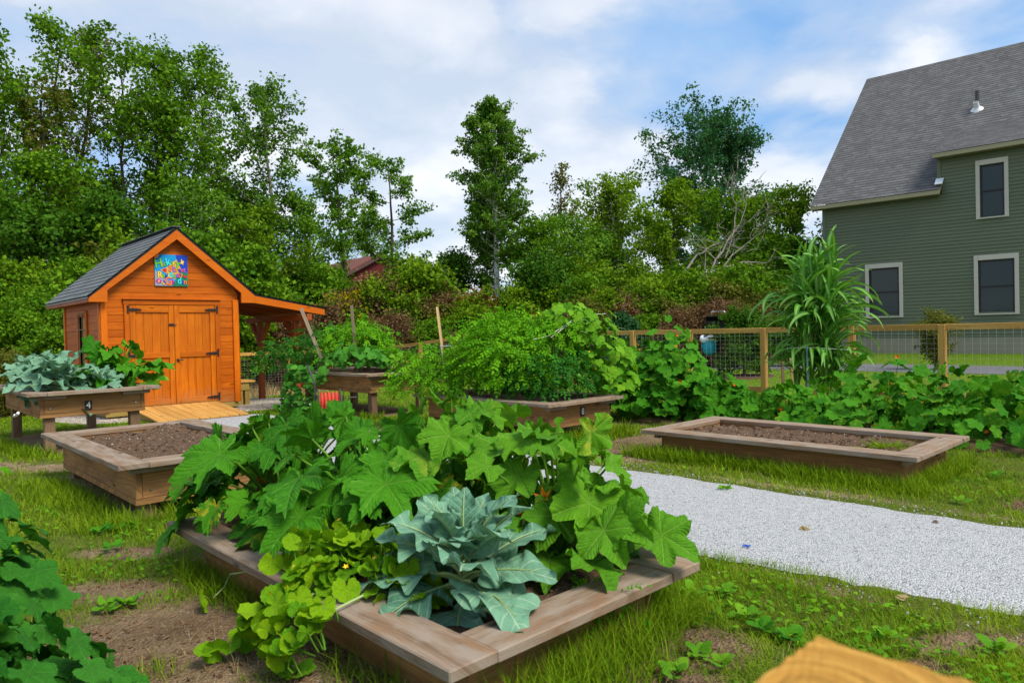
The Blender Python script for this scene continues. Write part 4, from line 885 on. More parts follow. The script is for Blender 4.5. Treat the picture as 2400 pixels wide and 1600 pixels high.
# ------------------------------------------------------------------ grill and bag
def grill():
    c = at(1685, 800, 17.0); gz0 = float(gz(c[0], c[1])); t = thing('barbecue_grill', 'black barbecue grill with its lid open, on a post beyond the fence', 'grill', (c[0], c[1], gz0), R(-12))
    zc = .93-gz0+.0
    b = MB(); b.prism([(-.26, .86), (.26, .86), (.30, 1.06), (-.30, 1.06)], -.2, .2); b.build('firebox', M['blackpaint'], t)
    l = MB(); th = np.linspace(.15, 2.6, 10)
    prof = [(.22*math.cos(q)*1.0+.04, .26*math.sin(q)) for q in np.linspace(.1, math.pi*.62, 9)]
    # open lid: a shell tipped back on its hinge
    pts = [(-.20, 1.07), (-.06, 1.10), (.13, 1.28), (.17, 1.40), (.10, 1.46), (.06, 1.46)]
    for i in range(len(prof)-1): pass
    sh = [(.20, 1.07), (.26, 1.20), (.26, 1.34), (.18, 1.43), (.04, 1.45)]
    inn = [(.18, 1.08), (.235, 1.21), (.235, 1.33), (.165, 1.41), (.04, 1.43)]
    for i in range(4):
        for A_ in ((sh[i], sh[i+1], inn[i+1], inn[i]),):
            v = [(x, y, z) for x in (-.29, .29) for y, z in A_]; l.add(v, [[0, 1, 2, 3], [7, 6, 5, 4], [0, 4, 5, 1], [1, 5, 6, 2], [2, 6, 7, 3], [3, 7, 4, 0]])
    for x in (-.29, .28):
        po = sh+[(.05, 1.30), (.12, 1.10)]; v = [(xx, y, z) for xx in (x, x+.01) for y, z in po]; n = len(po); l.add(v, [list(range(n)), list(range(n, 2*n))[::-1]]+[[i, (i+1) % n, n+(i+1) % n, n+i] for i in range(n)])
    lid = l.build('lid', M['blackpaint'], t)
    h = MB(); h.tube([(-.16, .05, 1.45), (-.16, .04, 1.53), (-.13, .04, 1.55), (.13, .04, 1.55), (.16, .04, 1.53), (.16, .05, 1.45)], .013, 8); h.build('lid_handle', M['chrome'], lid)
    p = MB(); p.tube([(0, 0, 0), (0, 0, .87)], .05, 12); p.build('post', M['blackpaint'], t)
    s = MB(); s.box((-.02, -.30, .93), (.5, .16, .025), None, .004); s.tube([(-.3, -.2, .80), (-.42, -.2, .80), (-.42, .1, .80)], .012, 6); s.build('side_shelf', M['black'], t)
    vn = MB(); vn.lathe([(0, .012), (.04, .010), (.05, 0)], 14, (-.302, .12, 1.16), [[0, 0, -1], [1, 0, 0], [0, 1, 0]]); vn.build('thermometer', M['chrome'], lid)
    # the bag
    q = at(1663, 808, 16.9); bt = thing('trash_bag', 'bright teal bag with a white folded rim hanging on the grill', 'bag', (q[0], q[1], .58))
    m = MB(); prof = [(.0, .0), (.07, .005), (.12, .05), (.155, .13), (.165, .24), (.15, .33), (.155, .36)]; n = 26; vs = []
    for r, z in prof:
        for i in range(n):
            a = i/n*2*math.pi; k = 1+.09*math.sin(5*a+z*20)+.05*math.sin(11*a-z*33); vs.append((r*k*math.cos(a)*1.05, r*k*math.sin(a)*.8, z+.012*math.sin(7*a)*(z > .1)))
    F = [[i*n+j, i*n+(j+1) % n, (i+1)*n+(j+1) % n, (i+1)*n+j] for i in range(len(prof)-1) for j in range(n)]; m.add(vs, F); m.build('bag_body', M['teal'], bt, True)
    m = MB(); prof = [(.155, .33), (.185, .34), (.19, .40), (.17, .455), (.12, .44)]; vs = []
    for r, z in prof:
        for i in range(n):
            a = i/n*2*math.pi; k = 1+.12*math.sin(4*a+1)+.08*math.sin(9*a); vs.append((r*k*math.cos(a)*1.1, r*k*math.sin(a)*.8, z+.03*math.sin(3*a)))
    F = [[i*n+j, i*n+(j+1) % n, (i+1)*n+(j+1) % n, (i+1)*n+j] for i in range(len(prof)-1) for j in range(n)]; m.add(vs, F); m.build('folded_rim', M['whiteplastic'], bt, True)
grill()
# ------------------------------------------------------------------ near fence post (out of focus)
def near_post():
    mb = MB(); rot = np.stack([U, V, Z3], 1); c = np.array([.241, .577, 0])-U*.07-V*.07*0
    c = np.array([.241, .577, 0])-(U*.07)+(-V*.07); n = 26; s = .14
    mb.box((0, 0, .49), (s, s, .98), None, .004, 2)
    xs = np.linspace(-s/2+.004, s/2-.004, n); rs = np.random.RandomState(4)
    mb.grid(xs, xs, lambda x, y: .981+.0012*np.sin(np.hypot(x+.02, y-.03)*420)+.0006*rs.rand(*x.shape), lambda x, y: np.stack([x*0+.3, x*0+.2, np.hypot(x+.02, y-.03)*1.6, x*0], -1))
    o = mb.build('fence_post', M['postend']); o.location = (c[0], c[1], .017); o.rotation_euler = (0, 0, GA); tag(o, 'blurred yellow post top close to the camera', 'post')
M['postend'] = wood('sawn_post_wood', (.26, .115, .015), (.58, .33, .075), None, 0, .75, 60, False, .3, .1)
near_post()
def butterfly():
    t = thing('butterfly', 'white butterfly in the air below bed 4', 'butterfly', at(40, 976, 7.0), R(25)); t.rotation_euler = (R(10), R(-25), R(20))
    b = MB(); b.tube([(-.016, 0, 0), (-.004, 0, .002), (.008, 0, .003), (.016, 0, .002)], [.0015, .003, .0035, .002], 8); b.build('body', M['graytube'], t)
    for s in (-1, 1):
        w = MB(); pts = [(.010, .003), (.030, .022), (.028, .040), (.012, .044), (-.002, .030), (-.020, .036), (-.030, .022), (-.020, .004)]
        v = [(0, .002*s, .003)]+[(x, y*s, .003+y*.75) for x, y in pts]; v2 = [(x, y, z-.0012) for x, y, z in v]; n = len(pts)
        w.add(v+v2, [[0, i, i+1] for i in range(1, n)]+[[n+1, n+1+i+1, n+1+i] for i in range(1, n)]); w.build('wing', M['white'], t)
butterfly()
# ------------------------------------------------------------------ leaves and flowers (templates: x, y, z, local x, local y)
def palm_leaf(lobes, base, width, seg=48, rings=4, cup=.08, droop=.12, ruff=.05, fold=.05, serr=.03, nser=24, sinus=.6, seed=0, vfold=0.):
    rs = np.random.RandomState(seed); th = np.linspace(-math.pi, math.pi, seed % 1+seg, endpoint=False)
    Rr = np.full(seg, base)
    for c, a in lobes:
        a = a*rs.uniform(.9, 1.1); c = c+rs.uniform(-.08, .08)
        d = np.abs((th-c+math.pi) % (2*math.pi)-math.pi); Rr = np.maximum(Rr, base+(a-base)*np.clip(1-(d/width)**1.6, 0, 1))
    Rr = Rr*(1-sinus*np.exp(-((np.abs(th)-math.pi)/.24)**2))
    Rr = Rr*(1+serr*(np.abs((th*nser/(2*math.pi)) % 1-.5)*4-1)+.02*rs.randn(seg))
    rr = np.linspace(0, 1, rings+1)[1:]
    X = rr[:, None]*Rr*np.sin(th); Y = rr[:, None]*Rr*np.cos(th); rad = np.hypot(X, Y)
    ph = rs.uniform(0, 6, 4)
    Zz = cup*rad**2-droop*np.clip(Y, 0, 2)**2-droop*.6*np.abs(X)**2.2
    Zz = Zz+vfold*np.abs(X)-vfold*.25*np.abs(X)**2
    for c, a in lobes: Zz = Zz-fold*np.exp(-((th-c)/.16)**2)*rr[:, None]*.5
    Zz = Zz+fold*.6*rad+ruff*(np.sin(5*th+ph[0])+.6*np.sin(9*th+ph[1])+.4*np.sin(14*th+ph[2]))*rr[:, None]**2.5+.02*rs.randn(*X.shape)*rr[:, None]
    v = np.concatenate([[[0, 0, 0, 0, 0]], np.stack([X, Y, Zz, X, Y], -1).reshape(-1, 5)])
    j = np.arange(seg); k = (j+1) % seg
    t0 = np.stack([np.zeros(seg, int), 1+k, 1+j], -1); q = [np.stack([1+i*seg+j, 1+i*seg+k, 1+(i+1)*seg+k, 1+(i+1)*seg+j], -1) for i in range(rings-1)]
    return v, [t0]+([np.concatenate(q)] if q else [])
L5 = lambda a0, a1, a2: [(0, a0), (1.05, a1), (-1.05, a1), (2.1, a2), (-2.1, a2)]
L7 = lambda a0, a1, a2, a3: [(0, a0), (.78, a1), (-.78, a1), (1.55, a2), (-1.55, a2), (2.3, a3), (-2.3, a3)]
ZUC = [palm_leaf(L7(1.22, 1.06, .92, .74), .50, .48, 96, 6, .05, .34, .09, .16, .085, 44, .6, s, .12+.10*(s % 4)) for s in range(8)]
SQU = [palm_leaf(L5(1.08, .98, .80), .56, .70, 64, 6, .06, .34, .11, .16, .025, 26, .6, s+20, .1+.09*(s % 4)) for s in range(8)]
MEL = [palm_leaf(L5(.95, .93, .88), .84, .6, 30, 3, .35, .15, .07, .08, .025, 15, .7, s+40) for s in range(4)]
CUK = [palm_leaf([(0, 1.2), (1.15, .95), (-1.15, .95), (2.2, .85), (-2.2, .85)], .76, .55, 44, 4, .0, .18, .05, .05, .03, 22, .55, s+60) for s in range(4)]
PAT = [palm_leaf(L5(.98, .95, .85), .74, .55, 30, 3, .12, .2, .07, .06, .02, 15, .6, s+80) for s in range(4)]
BEA = [palm_leaf([(0, 1.1), (1.6, .72), (-1.6, .72)], .66, 1., 16, 2, .05, .2, .04, .05, .0, 8, .5, s+90) for s in range(3)]
def pinn_leaf(W=.26, n=14, m=8, ruff=.05, arch=.2, seed=0, waist=.3):
    rs = np.random.RandomState(seed); t = np.linspace(0, 1, n+1); s = np.linspace(-1, 1, m+1); ph = rs.uniform(0, 6, 4)
    w = W*np.clip(np.sin(np.pi*np.clip(t, 0, 1)**.62), 0, 1)**.75*(1+.16*np.sin(t*19+ph[0])); w[0] = .02; w[-1] = .02; w = np.where(t < .12, w*.45+.01, w)
    lobL = 1+.10*np.sin(t*15+ph[1])+.06*np.sin(t*33+ph[2]); lobR = 1+.10*np.sin(t*16+ph[2])+.06*np.sin(t*31+ph[1])
    X = s[None]*w[:, None]*np.where(s[None] < 0, lobL[:, None], lobR[:, None]); Y = np.repeat(t[:, None], m+1, 1)+np.abs(s)[None]*.03
    e = np.abs(s)[None]**2.2
    Zz = .30*np.abs(X)+e*ruff*(np.sin(t*19+ph[0])[:, None]*np.sign(s)[None]+.8*np.sin(t*13+ph[3])[:, None])-arch*t[:, None]**2.2-.5*np.abs(X)**2
    v = np.stack([X, Y, Zz, X, Y], -1).reshape(-1, 5); M_ = m+1; i = np.arange(n)[:, None]*M_; j = np.arange(m)[None]
    return v, [np.stack([i+j, i+j+1, i+M_+j+1, i+M_+j], -1).reshape(-1, 4)]
BRO = [pinn_leaf(.42, 26, 10, .07, .30, s) for s in range(7)]
def compound(seed=0, pairs=3, wid=.13):
    rs = np.random.RandomState(seed); V_ = []; F = []; n = 0
    L = [(1., 0, .36)]+[(t, sd, ll) for t, ll in zip(np.linspace(.72, .22, pairs), np.linspace(.33, .2, pairs)) for sd in (-1, 1)]
    for t, sd, ll in L:
        a = sd*rs.uniform(.85, 1.25)+rs.uniform(-.15, .15); dx, dy = math.sin(a), math.cos(a); px, py = -dy, dx; b = np.array([0, t-(ll*.2 if sd == 0 else 0)]); z0 = -.25*t*t; dr = rs.uniform(.1, .4)
        for f, q in ((.0, 0), (.25, wid*.75), (.55, wid*.8), (1., 0), (.55, -wid*.8), (.25, -wid*.75), (.5, 0.)):
            f2 = f*ll; x = b[0]+dx*f2+px*q*rs.uniform(.8, 1.15); y = b[1]+dy*f2+py*q; V_.append((x, y, z0-dr*f2*f+abs(q)*.35, x, y))
        F += [[n, n+1, n+6], [n+1, n+2, n+6], [n+2, n+3, n+6], [n+3, n+4, n+6], [n+4, n+5, n+6], [n+5, n, n+6]]; n += 7
    return np.array(V_), [np.array(F)]
TOM = [compound(s, 3) for s in range(5)]; CARR = [compound(s+9, 4, .07) for s in range(3)]
def star(k=5, cup=.35, w=.30):
    v = [(0, 0, 0, 0, 0)]
    for i in range(k*2):
        a = i*math.pi/k; r = 1. if i % 2 == 0 else .42; v.append((r*math.sin(a), r*math.cos(a), cup*r, 0, 0))
    return np.array(v), [np.array([[0, 1+(i+1) % (2*k), 1+i] for i in range(2*k)])]
STAR = star(); TRUMP = star(5, 1.1)
def inst_many(mb, T, tip, nor, P, sc, tone, tone2=None, rs=None):
    k = np.arange(len(P)) % len(T); Fm = frames(tip, nor)
    for q in range(len(T)):
        m = k == q
        if m.any(): mb.inst(T[q][0], T[q][1], Fm[m], P[m], np.broadcast_to(sc, (len(P),))[m], tone[m], None if tone2 is None else tone2[m])
def curve(p0, p1, bow, n=5):
    t = np.linspace(0, 1, n)[:, None]; return p0*(1-t)+p1*t+np.asarray(bow)*(4*t*(1-t))
def small_tube(mb, P, r0, r1, tone=.5, n=5):
    P = np.asarray(P); mb.tube(P, np.linspace(r0, r1, len(P)), n, False, np.tile([[tone, 0, 0, 0]], (len(P)*n, 1)))
def rosette(name, label, cat, c, n, T, mat, size, pet, elev, seed, group=None, facecam=.35, tiltdown=.35, flowers=0, stem=None, azr=None, fl_mat='orange', zflat=1.):
    rs = np.random.RandomState(seed); c = np.asarray(c, float); t = thing(name, label, cat, c, 0, group)
    fo = MB(); st = MB(); P = []; tip = []; nor = []; sc = []
    for i in range(n):
        f = (i+.5)/n; az = i*2.39996+rs.uniform(-.3, .3)
        if azr is not None: az = azr[0]+(az % (2*math.pi))/(2*math.pi)*(azr[1]-azr[0])
        e = R(elev[0]+(elev[1]-elev[0])*f**.8+rs.uniform(-7, 7)); L = pet[0]+(pet[1]-pet[0])*rs.uniform(0, 1)**.8*(.6+.4*math.sin(e+.3))
        d = np.array([math.cos(e)*math.cos(az), math.cos(e)*math.sin(az), math.sin(e)*zflat]); p = d*L; base = np.array([math.cos(az)*.03, math.sin(az)*.03, .01+.10*f])
        small_tube(st, curve(base, p, (0, 0, .06*L+.02)), .011*size/.2, .006*size/.2, rs.rand(), 6)
        out = np.array([math.cos(az), math.sin(az), 0]); cam_ = nrm(np.array([0, 0, EYE])-(c+p))
        tp = out*(1.0-.5*f)+np.array([0, 0, -tiltdown+.9*f*rs.uniform(-.3, .8)])+rs.normal(size=3)*.28
        nn_ = np.array([0, 0, 1.])*(.75)+out*(.6-.2*f)+cam_*facecam+rs.normal(size=3)*.36
        P.append(p); tip.append(tp); nor.append(nn_); sc.append(size*rs.choice([.62, .8, .95, 1.08, 1.2])*rs.uniform(.9, 1.08)*(1-.4*f**3))
    P = np.array(P); inst_many(fo, T, nrm(tip), nrm(nor), P, np.array(sc), np.clip(rs.normal(.45, .25, n), 0, 1), rs.rand(n))
    fo.build('leaves', mat, t, True); st.build('stems', stem or M['stem'], t, True)
    for k in range(flowers):
        a = rs.uniform(0, 6.28); q = np.array([math.cos(a)*rs.uniform(.1, .3), math.sin(a)*rs.uniform(.1, .3), rs.uniform(.14, .34)]); fl = MB()
        fl.inst(TRUMP[0], TRUMP[1], frames(rs.normal(size=(2, 3)), np.array([[0, -.4, 1.], [.1, -.3, 1]])), np.stack([q, q+[0, 0, .004]]), [.045, .035], rs.rand(2)); fl.build('blossom', M[fl_mat], t)
    return t
NB = np.array([-.208, 2.10, 0])
def bl(key, s, t, z): (cx, cy), _ = BEDS[key]; return np.array([cx, cy, 0])+s*U+t*V+np.array([0, 0, z])
rosette('zucchini_plant', 'dark green squash plant with jagged leaves at the far left end of the nearest bed', 'squash plant', bl('near', .52, 2.12, .18), 58, ZUC, M['zucchini'], .176, (.28, .66), (4, 82), 3, None, .22, .45, 2)
rosette('zucchini_plant', 'dark green squash plant with jagged leaves in the middle of the nearest bed', 'squash plant', bl('near', .66, 1.45, .18), 54, ZUC, M['zucchini'], .172, (.30, .70), (8, 84), 8, None, .22, .45, 2)
rosette('squash_plant', 'pale green squash plant with orange blossoms at the right end of the nearest bed', 'squash plant', bl('near', 1.12, .58, .18), 56, SQU, M['squash'], .160, (.28, .64), (4, 84), 5, None, .22, .45, 7)
rosette('squash_plant', 'pale green squash plant behind the blue-green broccoli, towards the path', 'squash plant', bl('near', 1.06, 1.25, .18), 42, SQU, M['squash'], .155, (.34, .74), (20, 84), 12, None, .35, .45, 2)
def broccoli(c, n, L, seed, label, group=None, el=(0, 72)):
    rs = np.random.RandomState(seed); t = thing('broccoli_plant', label, 'broccoli', c, 0, group); fo = MB(); rib = MB(); st = MB()
    st.tube([(0, 0, -.02), (.01, 0, .08), (0, .01, .2)], [.02, .018, .012], 8, True, np.tile([[.3, 0, 0, 0]], (24, 1)))
    P = []; tip = []; nor = []; sc = []
    for i in range(n):
        f = (i+.5)/n; az = i*2.39996+rs.uniform(-.35, .35); e = R(el[0]+(el[1]-el[0])*f+rs.uniform(-9, 9)); l = L*rs.uniform(.75, 1.1)*(1-.45*f**2)
        out = np.array([math.cos(az), math.sin(az), 0]); d = out*math.cos(e)+Z3*math.sin(e); b = np.array([0, 0, .04+.17*f]); p = b+d*l*.32
        small_tube(rib, curve(b, p, (0, 0, .01)), .010*L/.36, .0075*L/.36, rs.rand(), 6)
        nn_ = Z3*math.cos(e)-out*math.sin(e)*.8+rs.normal(size=3)*.2+nrm(np.array([0, 0, EYE])-np.asarray(c))*.3
        P.append(p); tip.append(d+rs.normal(size=3)*.1-Z3*.15*(1-f)); nor.append(nn_); sc.append(l)
        # the pale midrib lies on the blade
        y = nrm(tip[-1]); z = nrm(nn_-(nn_@y)*y); tt = np.linspace(0, .85, 6)[:, None]
        mid = p+l*(tt*y+z*(-.22*tt**2.2+.004)); small_tube(rib, mid, .0065*L/.36, .0012, rs.rand(), 5)
    P = np.array(P); inst_many(fo, BRO, nrm(tip), nrm(nor), P, np.array(sc), np.clip(rs.normal(.5, .28, n), 0, 1), rs.rand(n))
    fo.build('leaves', M['broccoli'], t, True); rib.build('leaf_ribs', M['palestem'], t, True); st.build('stalk', M['palestem'], t, True); return t
broccoli(bl('near', .46, .50, .18), 34, .325, 2, 'large blue-green broccoli plant at the near corner of the nearest bed', None, (-8, 80))
def leafy(name, label, cat, origin, pts, nrmv, T, mat, size, seed, group=None, down=.5, upb=.6, flowers=0, fmat='yellow', fsize=.02, stemfrac=.5, stemL=.10, jit=.35, cam_=.2, fl_T=STAR, fruit=0):
    """a mass of leaves at given points with outward normals"""
    rs = np.random.RandomState(seed); origin = np.asarray(origin, float); n = len(pts); t = thing(name, label, cat, origin, 0, group); P = pts-origin
    out = nrm(nrmv); cd = nrm(np.array([0, 0, EYE])-pts)
    nor = out*.7+Z3*upb+cd*cam_+rs.normal(size=(n, 3))*jit; tip = out*np.array([1, 1, .2])-Z3*down+rs.normal(size=(n, 3))*.45
    fo = MB(); inst_many(fo, T, nrm(tip), nrm(nor), P, size*rs.uniform(.65, 1.15, n), np.clip(rs.normal(.45, .27, n), 0, 1), rs.rand(n)); fo.build('leaves', mat, t, True)
    st = MB(); k = rs.rand(n) < stemfrac
    for p, o in zip(P[k], out[k]): small_tube(st, curve(p-o*stemL-Z3*stemL*rs.uniform(.3, 1.2)+rs.normal(size=3)*stemL*.3, p, rs.normal(size=3)*.01, 4), .004, .003, rs.rand(), 4)
    if st.n: st.build('stems', M['stem'], t, True)
    if flowers:
        fl = MB(); j = rs.choice(n, flowers); fp = P[j]+out[j]*size*.5+Z3*.01
        fl.inst(fl_T[0], fl_T[1], frames(rs.normal(size=(flowers, 3)), nrm(out[j]+Z3*.5+cd[j]*.6+rs.normal(size=(flowers, 3))*.3)), fp, fsize*rs.uniform(.6, 1.1, flowers), rs.rand(flowers)); fl.build('flowers', M[fmat], t)
    for _ in range(fruit):
        j = rs.randint(n); b = MB(); b.lathe([(0, -1), (.5, -.85), (.87, -.5), (1, 0), (.87, .5), (.5, .85), (0, 1)], 12, (0, 0, 0)); b.v[0] = b.v[0]*.032+P[j]+out[j]*.03; b.build('fruit', M['fruit'], t, True)
    return t
def shell(rs, n, els, lo=.72, hi=1.03, zmin=-9, bump=.12, zc=-.25):
    """points near the skin of a union of ellipsoids (centre, radii, weight)"""
    w = np.array([e[2] if len(e) > 2 else e[1][0]*e[1][1]+e[1][0]*e[1][2] for e in els]); w = w/w.sum(); Ps = []; Ns = []
    for e, k in zip(els, rs.multinomial(n, w)):
        d = nrm(rs.normal(size=(k*3, 3))); d = d[d[:, 2] > zc][:k]; c = np.asarray(e[0]); r = np.asarray(e[1])
        bb = 1+bump*(np.sin(d[:, 0]*5+c[0]*9)+np.sin(d[:, 1]*6+c[1]*7)+np.sin(d[:, 2]*7+c[2]*5))*.55+bump*.6*rs.randn(len(d))
        f = (lo+(hi-lo)*rs.rand(len(d))**.5)*bb; p = d*r*f[:, None]
        if len(e) > 3 and e[3]: p = p[:, :1]*U+p[:, 1:2]*V+p[:, 2:]*Z3; d2 = (d/r)[:, :1]*U+(d/r)[:, 1:2]*V+(d/r)[:, 2:]*Z3
        else: d2 = d/r
        Ps.append(p+c); Ns.append(nrm(d2))
    P = np.concatenate(Ps); N = np.concatenate(Ns); k = P[:, 2] > zmin; return P[k], N[k]
# melon over the left edge of the nearest bed
def melon():
    rs = np.random.RandomState(6); o = bl('near', .18, 1.0, .19)
    A, An = shell(rs, 185, [(bl('near', .26, .92, .22), (.24, .40, .19), 1, True), (bl('near', .16, 1.05, .28), (.2, .24, .16), .6, True)], .6, 1.05, .22, .1, 0.)
    k = 34; y = rs.uniform(.60, 1.08, k); h = rs.rand(k); x = -.02-.13*np.sin(h*1.8)-.04*rs.rand(k); z = .30-.26*h**1.1*rs.uniform(.6, 1., k)
    H = np.array([bl('near', a, b, c) for a, b, c in zip(x, y, z)]); Hn = np.tile(-U*.8+Z3*.7-V*.3, (k, 1))
    run = [on(x, y, .05) for x, y in ((640, 1440), (610, 1480), (575, 1500), (540, 1515), (505, 1522), (485, 1528), (600, 1510), (560, 1490), (660, 1470), (470, 1410), (500, 1385), (630, 1500))]
    R2 = np.array(run); 
    t = leafy('melon_vine', 'yellow-green melon vine with small yellow flowers spilling over the left edge of the nearest bed', 'melon vine', o, np.concatenate([A, H, R2]), np.concatenate([An, Hn, np.tile(Z3-V*.2-U*.3, (len(R2), 1))]), MEL, M['melon'], .055, 6, None, .15, .6, 18, 'yellow', .014, .9, .07, .55, .5)
    st = MB()
    for pts in ([(735, 1390), (700, 1420), (660, 1450), (620, 1485), (560, 1505), (480, 1528)], [(690, 1330), (600, 1335), (540, 1345), (525, 1375), (500, 1400)], [(850, 1395), (790, 1425), (740, 1455), (700, 1440)]):
        zz = [.27, .22, .12, .06, .04, .03][:len(pts)] if pts[0][0] != 850 else [.27, .265, .22, .25]
        C = np.array([on(x, y, z) for (x, y), z in zip(pts, zz)]); small_tube(st, C-o, .005, .003, .8, 5)
    st.build('runner', M['palestem'], t, True)
melon()
# bed 4
broccoli(bl('four', .42, .55, .62), 30, .40, 21, 'blue-green broccoli at the front corner of tall bed 4', 'broccoli rows in bed 4', (-5, 80))
broccoli(bl('four', .40, 1.15, .62), 30, .40, 22, 'blue-green broccoli behind the front one in tall bed 4', 'broccoli rows in bed 4', (0, 80))
broccoli(bl('four', .45, 1.85, .62), 28, .42, 23, 'blue-green broccoli at the far end of tall bed 4', 'broccoli rows in bed 4', (0, 80))
broccoli(bl('four', .80, .36, .60), 18, .26, 24, 'smallest broccoli at the right end of tall bed 4', 'broccoli rows in bed 4', (0, 70))
rosette('squash_plant', 'bright green squash plant in tall bed 4, its leaves before the shed doors', 'squash plant', bl('four', 1.06, .80, .60), 50, SQU, M['patch'], .18, (.30, .66), (8, 80), 31, None, .4, .3, 0)
# bed 7
def bed7():
    rs = np.random.RandomState(70); b = lambda s, t, z: bl('seven', s, t, z)
    P, N = shell(rs, 620, [(b(.5, 2.0, 1.02), (.55, .55, .48), 1.2, True), (b(.15, 2.45, .92), (.45, .45, .38), 1, True), (b(-.1, 2.7, .85), (.4, .35, .26), .5, True)], .6, 1.05, .5, .16, -.5)
    leafy('tomato_plant', 'dark leafed tomato bush hanging over the left end of bed 7', 'tomato plant', b(.4, 2.0, .6), P, N, TOM, M['tomatodark'], .145, 71, None, .5, .5, 26, 'yellow', .012, .12, .1, .4, .15)
    P, N = shell(rs, 640, [(b(.7, 1.35, 1.04), (.62, .66, .48), 1, True), (b(.9, 1.7, 1.24), (.35, .35, .30), .6, True)], .6, 1.05, .6, .16, -.3)
    leafy('tomato_plant', 'mid green tomato plant in the middle of bed 7, below the upright grey stake', 'tomato plant', b(.75, 1.5, .6), P, N, TOM, M['tomato'], .145, 72, None, .5, .5, 10, 'yellow', .012, .12, .1, .4, .15)
    P, N = shell(rs, 210, [(b(.35, .95, .78), (.42, .75, .30), 1, True)], .6, 1.05, .66, .12, 0.)
    k = 150; y = rs.uniform(.9, 2.3, k); z = .78-.74*rs.rand(k)**.9; x = -.10-.16*rs.rand(k)-.12*np.clip((.6-z), 0, 1); m = y-.9 > (.75-z)*.75; x, y, z = x[m], y[m], z[m]
    H = np.array([b(i, j, q) for i, j, q in zip(x, y, z)]); Hn = np.tile(-U-V*.35+Z3*.3, (len(H), 1))
    leafy('bean_vine', 'green bean vine trailing from bed 7 down to the ground beside the hose reel', 'bean vine', b(.2, 1.3, .6), np.concatenate([P, H]), np.concatenate([N, Hn]), BEA+CUK[:1], M['bean'], .085, 73, None, .6, .5, 0, 'yellow', .02, .4, .06, .35, .3)
    P, N = shell(rs, 75, [(b(.9, .62, .76), (.42, .45, .22), 1, True)], .6, 1.05, .66, .12, 0.)
    leafy('cucumber_vine', 'low yellow-green vine along the front rim of bed 7', 'cucumber vine', b(.9, .6, .6), P, N, CUK, M['cukebright'], .07, 74, None, .4, .6, 10, 'yellow', .02, .3, .06, .35, .3)
    rosette('squash_plant', 'squash plant with upright leaves at the back right of bed 7', 'squash plant', b(1.15, 1.25, .62), 12, SQU, M['patch'], .16, (.3, .55), (35, 80), 75, None, .3, .3, 1)
bed7()
def bed8():
    rs = np.random.RandomState(80); b = lambda s, t, z: bl('eight', s, t, z)
    T = [('tomato_plant', 'light green tomato plant at the left end of bed 8, sprawling over its corner', [(b(.45, 2.15, .72), (.6, .55, .42), 1, True), (b(.2, 2.5, .62), (.5, .4, .38), .8, True), (b(.9, 2.1, .95), (.4, .4, .35), .5, True)], 'tomato', 430, b(.5, 2.1, .4)),
         ('tomato_plant', 'tallest light green tomato plant in the middle of bed 8', [(b(.75, 1.55, 1.02), (.62, .55, .50), 1, True), (b(.95, 1.7, 1.25), (.42, .42, .30), .6, True), (b(.3, 1.45, .8), (.30, .5, .38), .7, True)], 'tomato', 560, b(.75, 1.5, .4)),
         ('tomato_plant', 'bushy tomato plant at the right of bed 8, above the near corner', [(b(.85, .85, .98), (.55, .5, .50), 1, True), (b(1.1, .95, 1.2), (.4, .4, .28), .5, True), (b(.32, .85, .82), (.30, .45, .38), .6, True)], 'tomato', 480, b(.8, .85, .4)),
         ('tomato_plant', 'dark lower tomato plant with green fruit at the near corner of bed 8', [(b(.66, .42, .70), (.42, .30, .34), 1, True), (b(.45, .8, .66), (.25, .35, .25), .5, True)], 'tomatodark', 260, b(.5, .5, .4))]
    for i, (nm, lb, els, mt, n, o) in enumerate(T):
        P, N = shell(rs, int(n*2.1), els, .62, 1.06, .47, .15, -.45)
        leafy(nm, lb, 'tomato plant', o, P, N, TOM, M[mt], .145, 81+i, None, .45, .55, 14 if mt == 'tomato' else 0, 'yellow', .013, .14, .1, .45, .15, STAR, 3 if mt == 'tomatodark' else 0)
    P, N = shell(rs, 250, [(b(1.18, .40, .95), (.26, .42, .56), 1, True), (b(1.2, .75, 1.40), (.32, .38, .16), .5, True), (b(1.42, .22, .72), (.18, .30, .42), .5, True)], .75, 1.05, .36, .1, -.6)
    t = leafy('cucumber_vine', 'bright green cucumber vine climbing at the right end of bed 8', 'cucumber vine', b(1.2, .5, .4), P, N, CUK, M['cukebright'], .082, 88, None, .8, .25, 22, 'yellow', .022, .35, .08, .3, .35)
    td = MB(); o = b(1.2, .5, .4)
    for k in range(9):
        p = P[rs.randint(len(P))]-o; q = np.linspace(0, 1, 9); a = rs.uniform(0, 6); L = rs.uniform(.08, .2)
        small_tube(td, np.stack([p[0]+L*q*math.cos(a)+.02*np.sin(q*9), p[1]+L*q*math.sin(a), p[2]+L*.7*q-.9*L*q*q*rs.rand()], 1), .0025, .0012, .7, 4)
    td.build('tendrils', M['palestem'], t, True)
bed8()
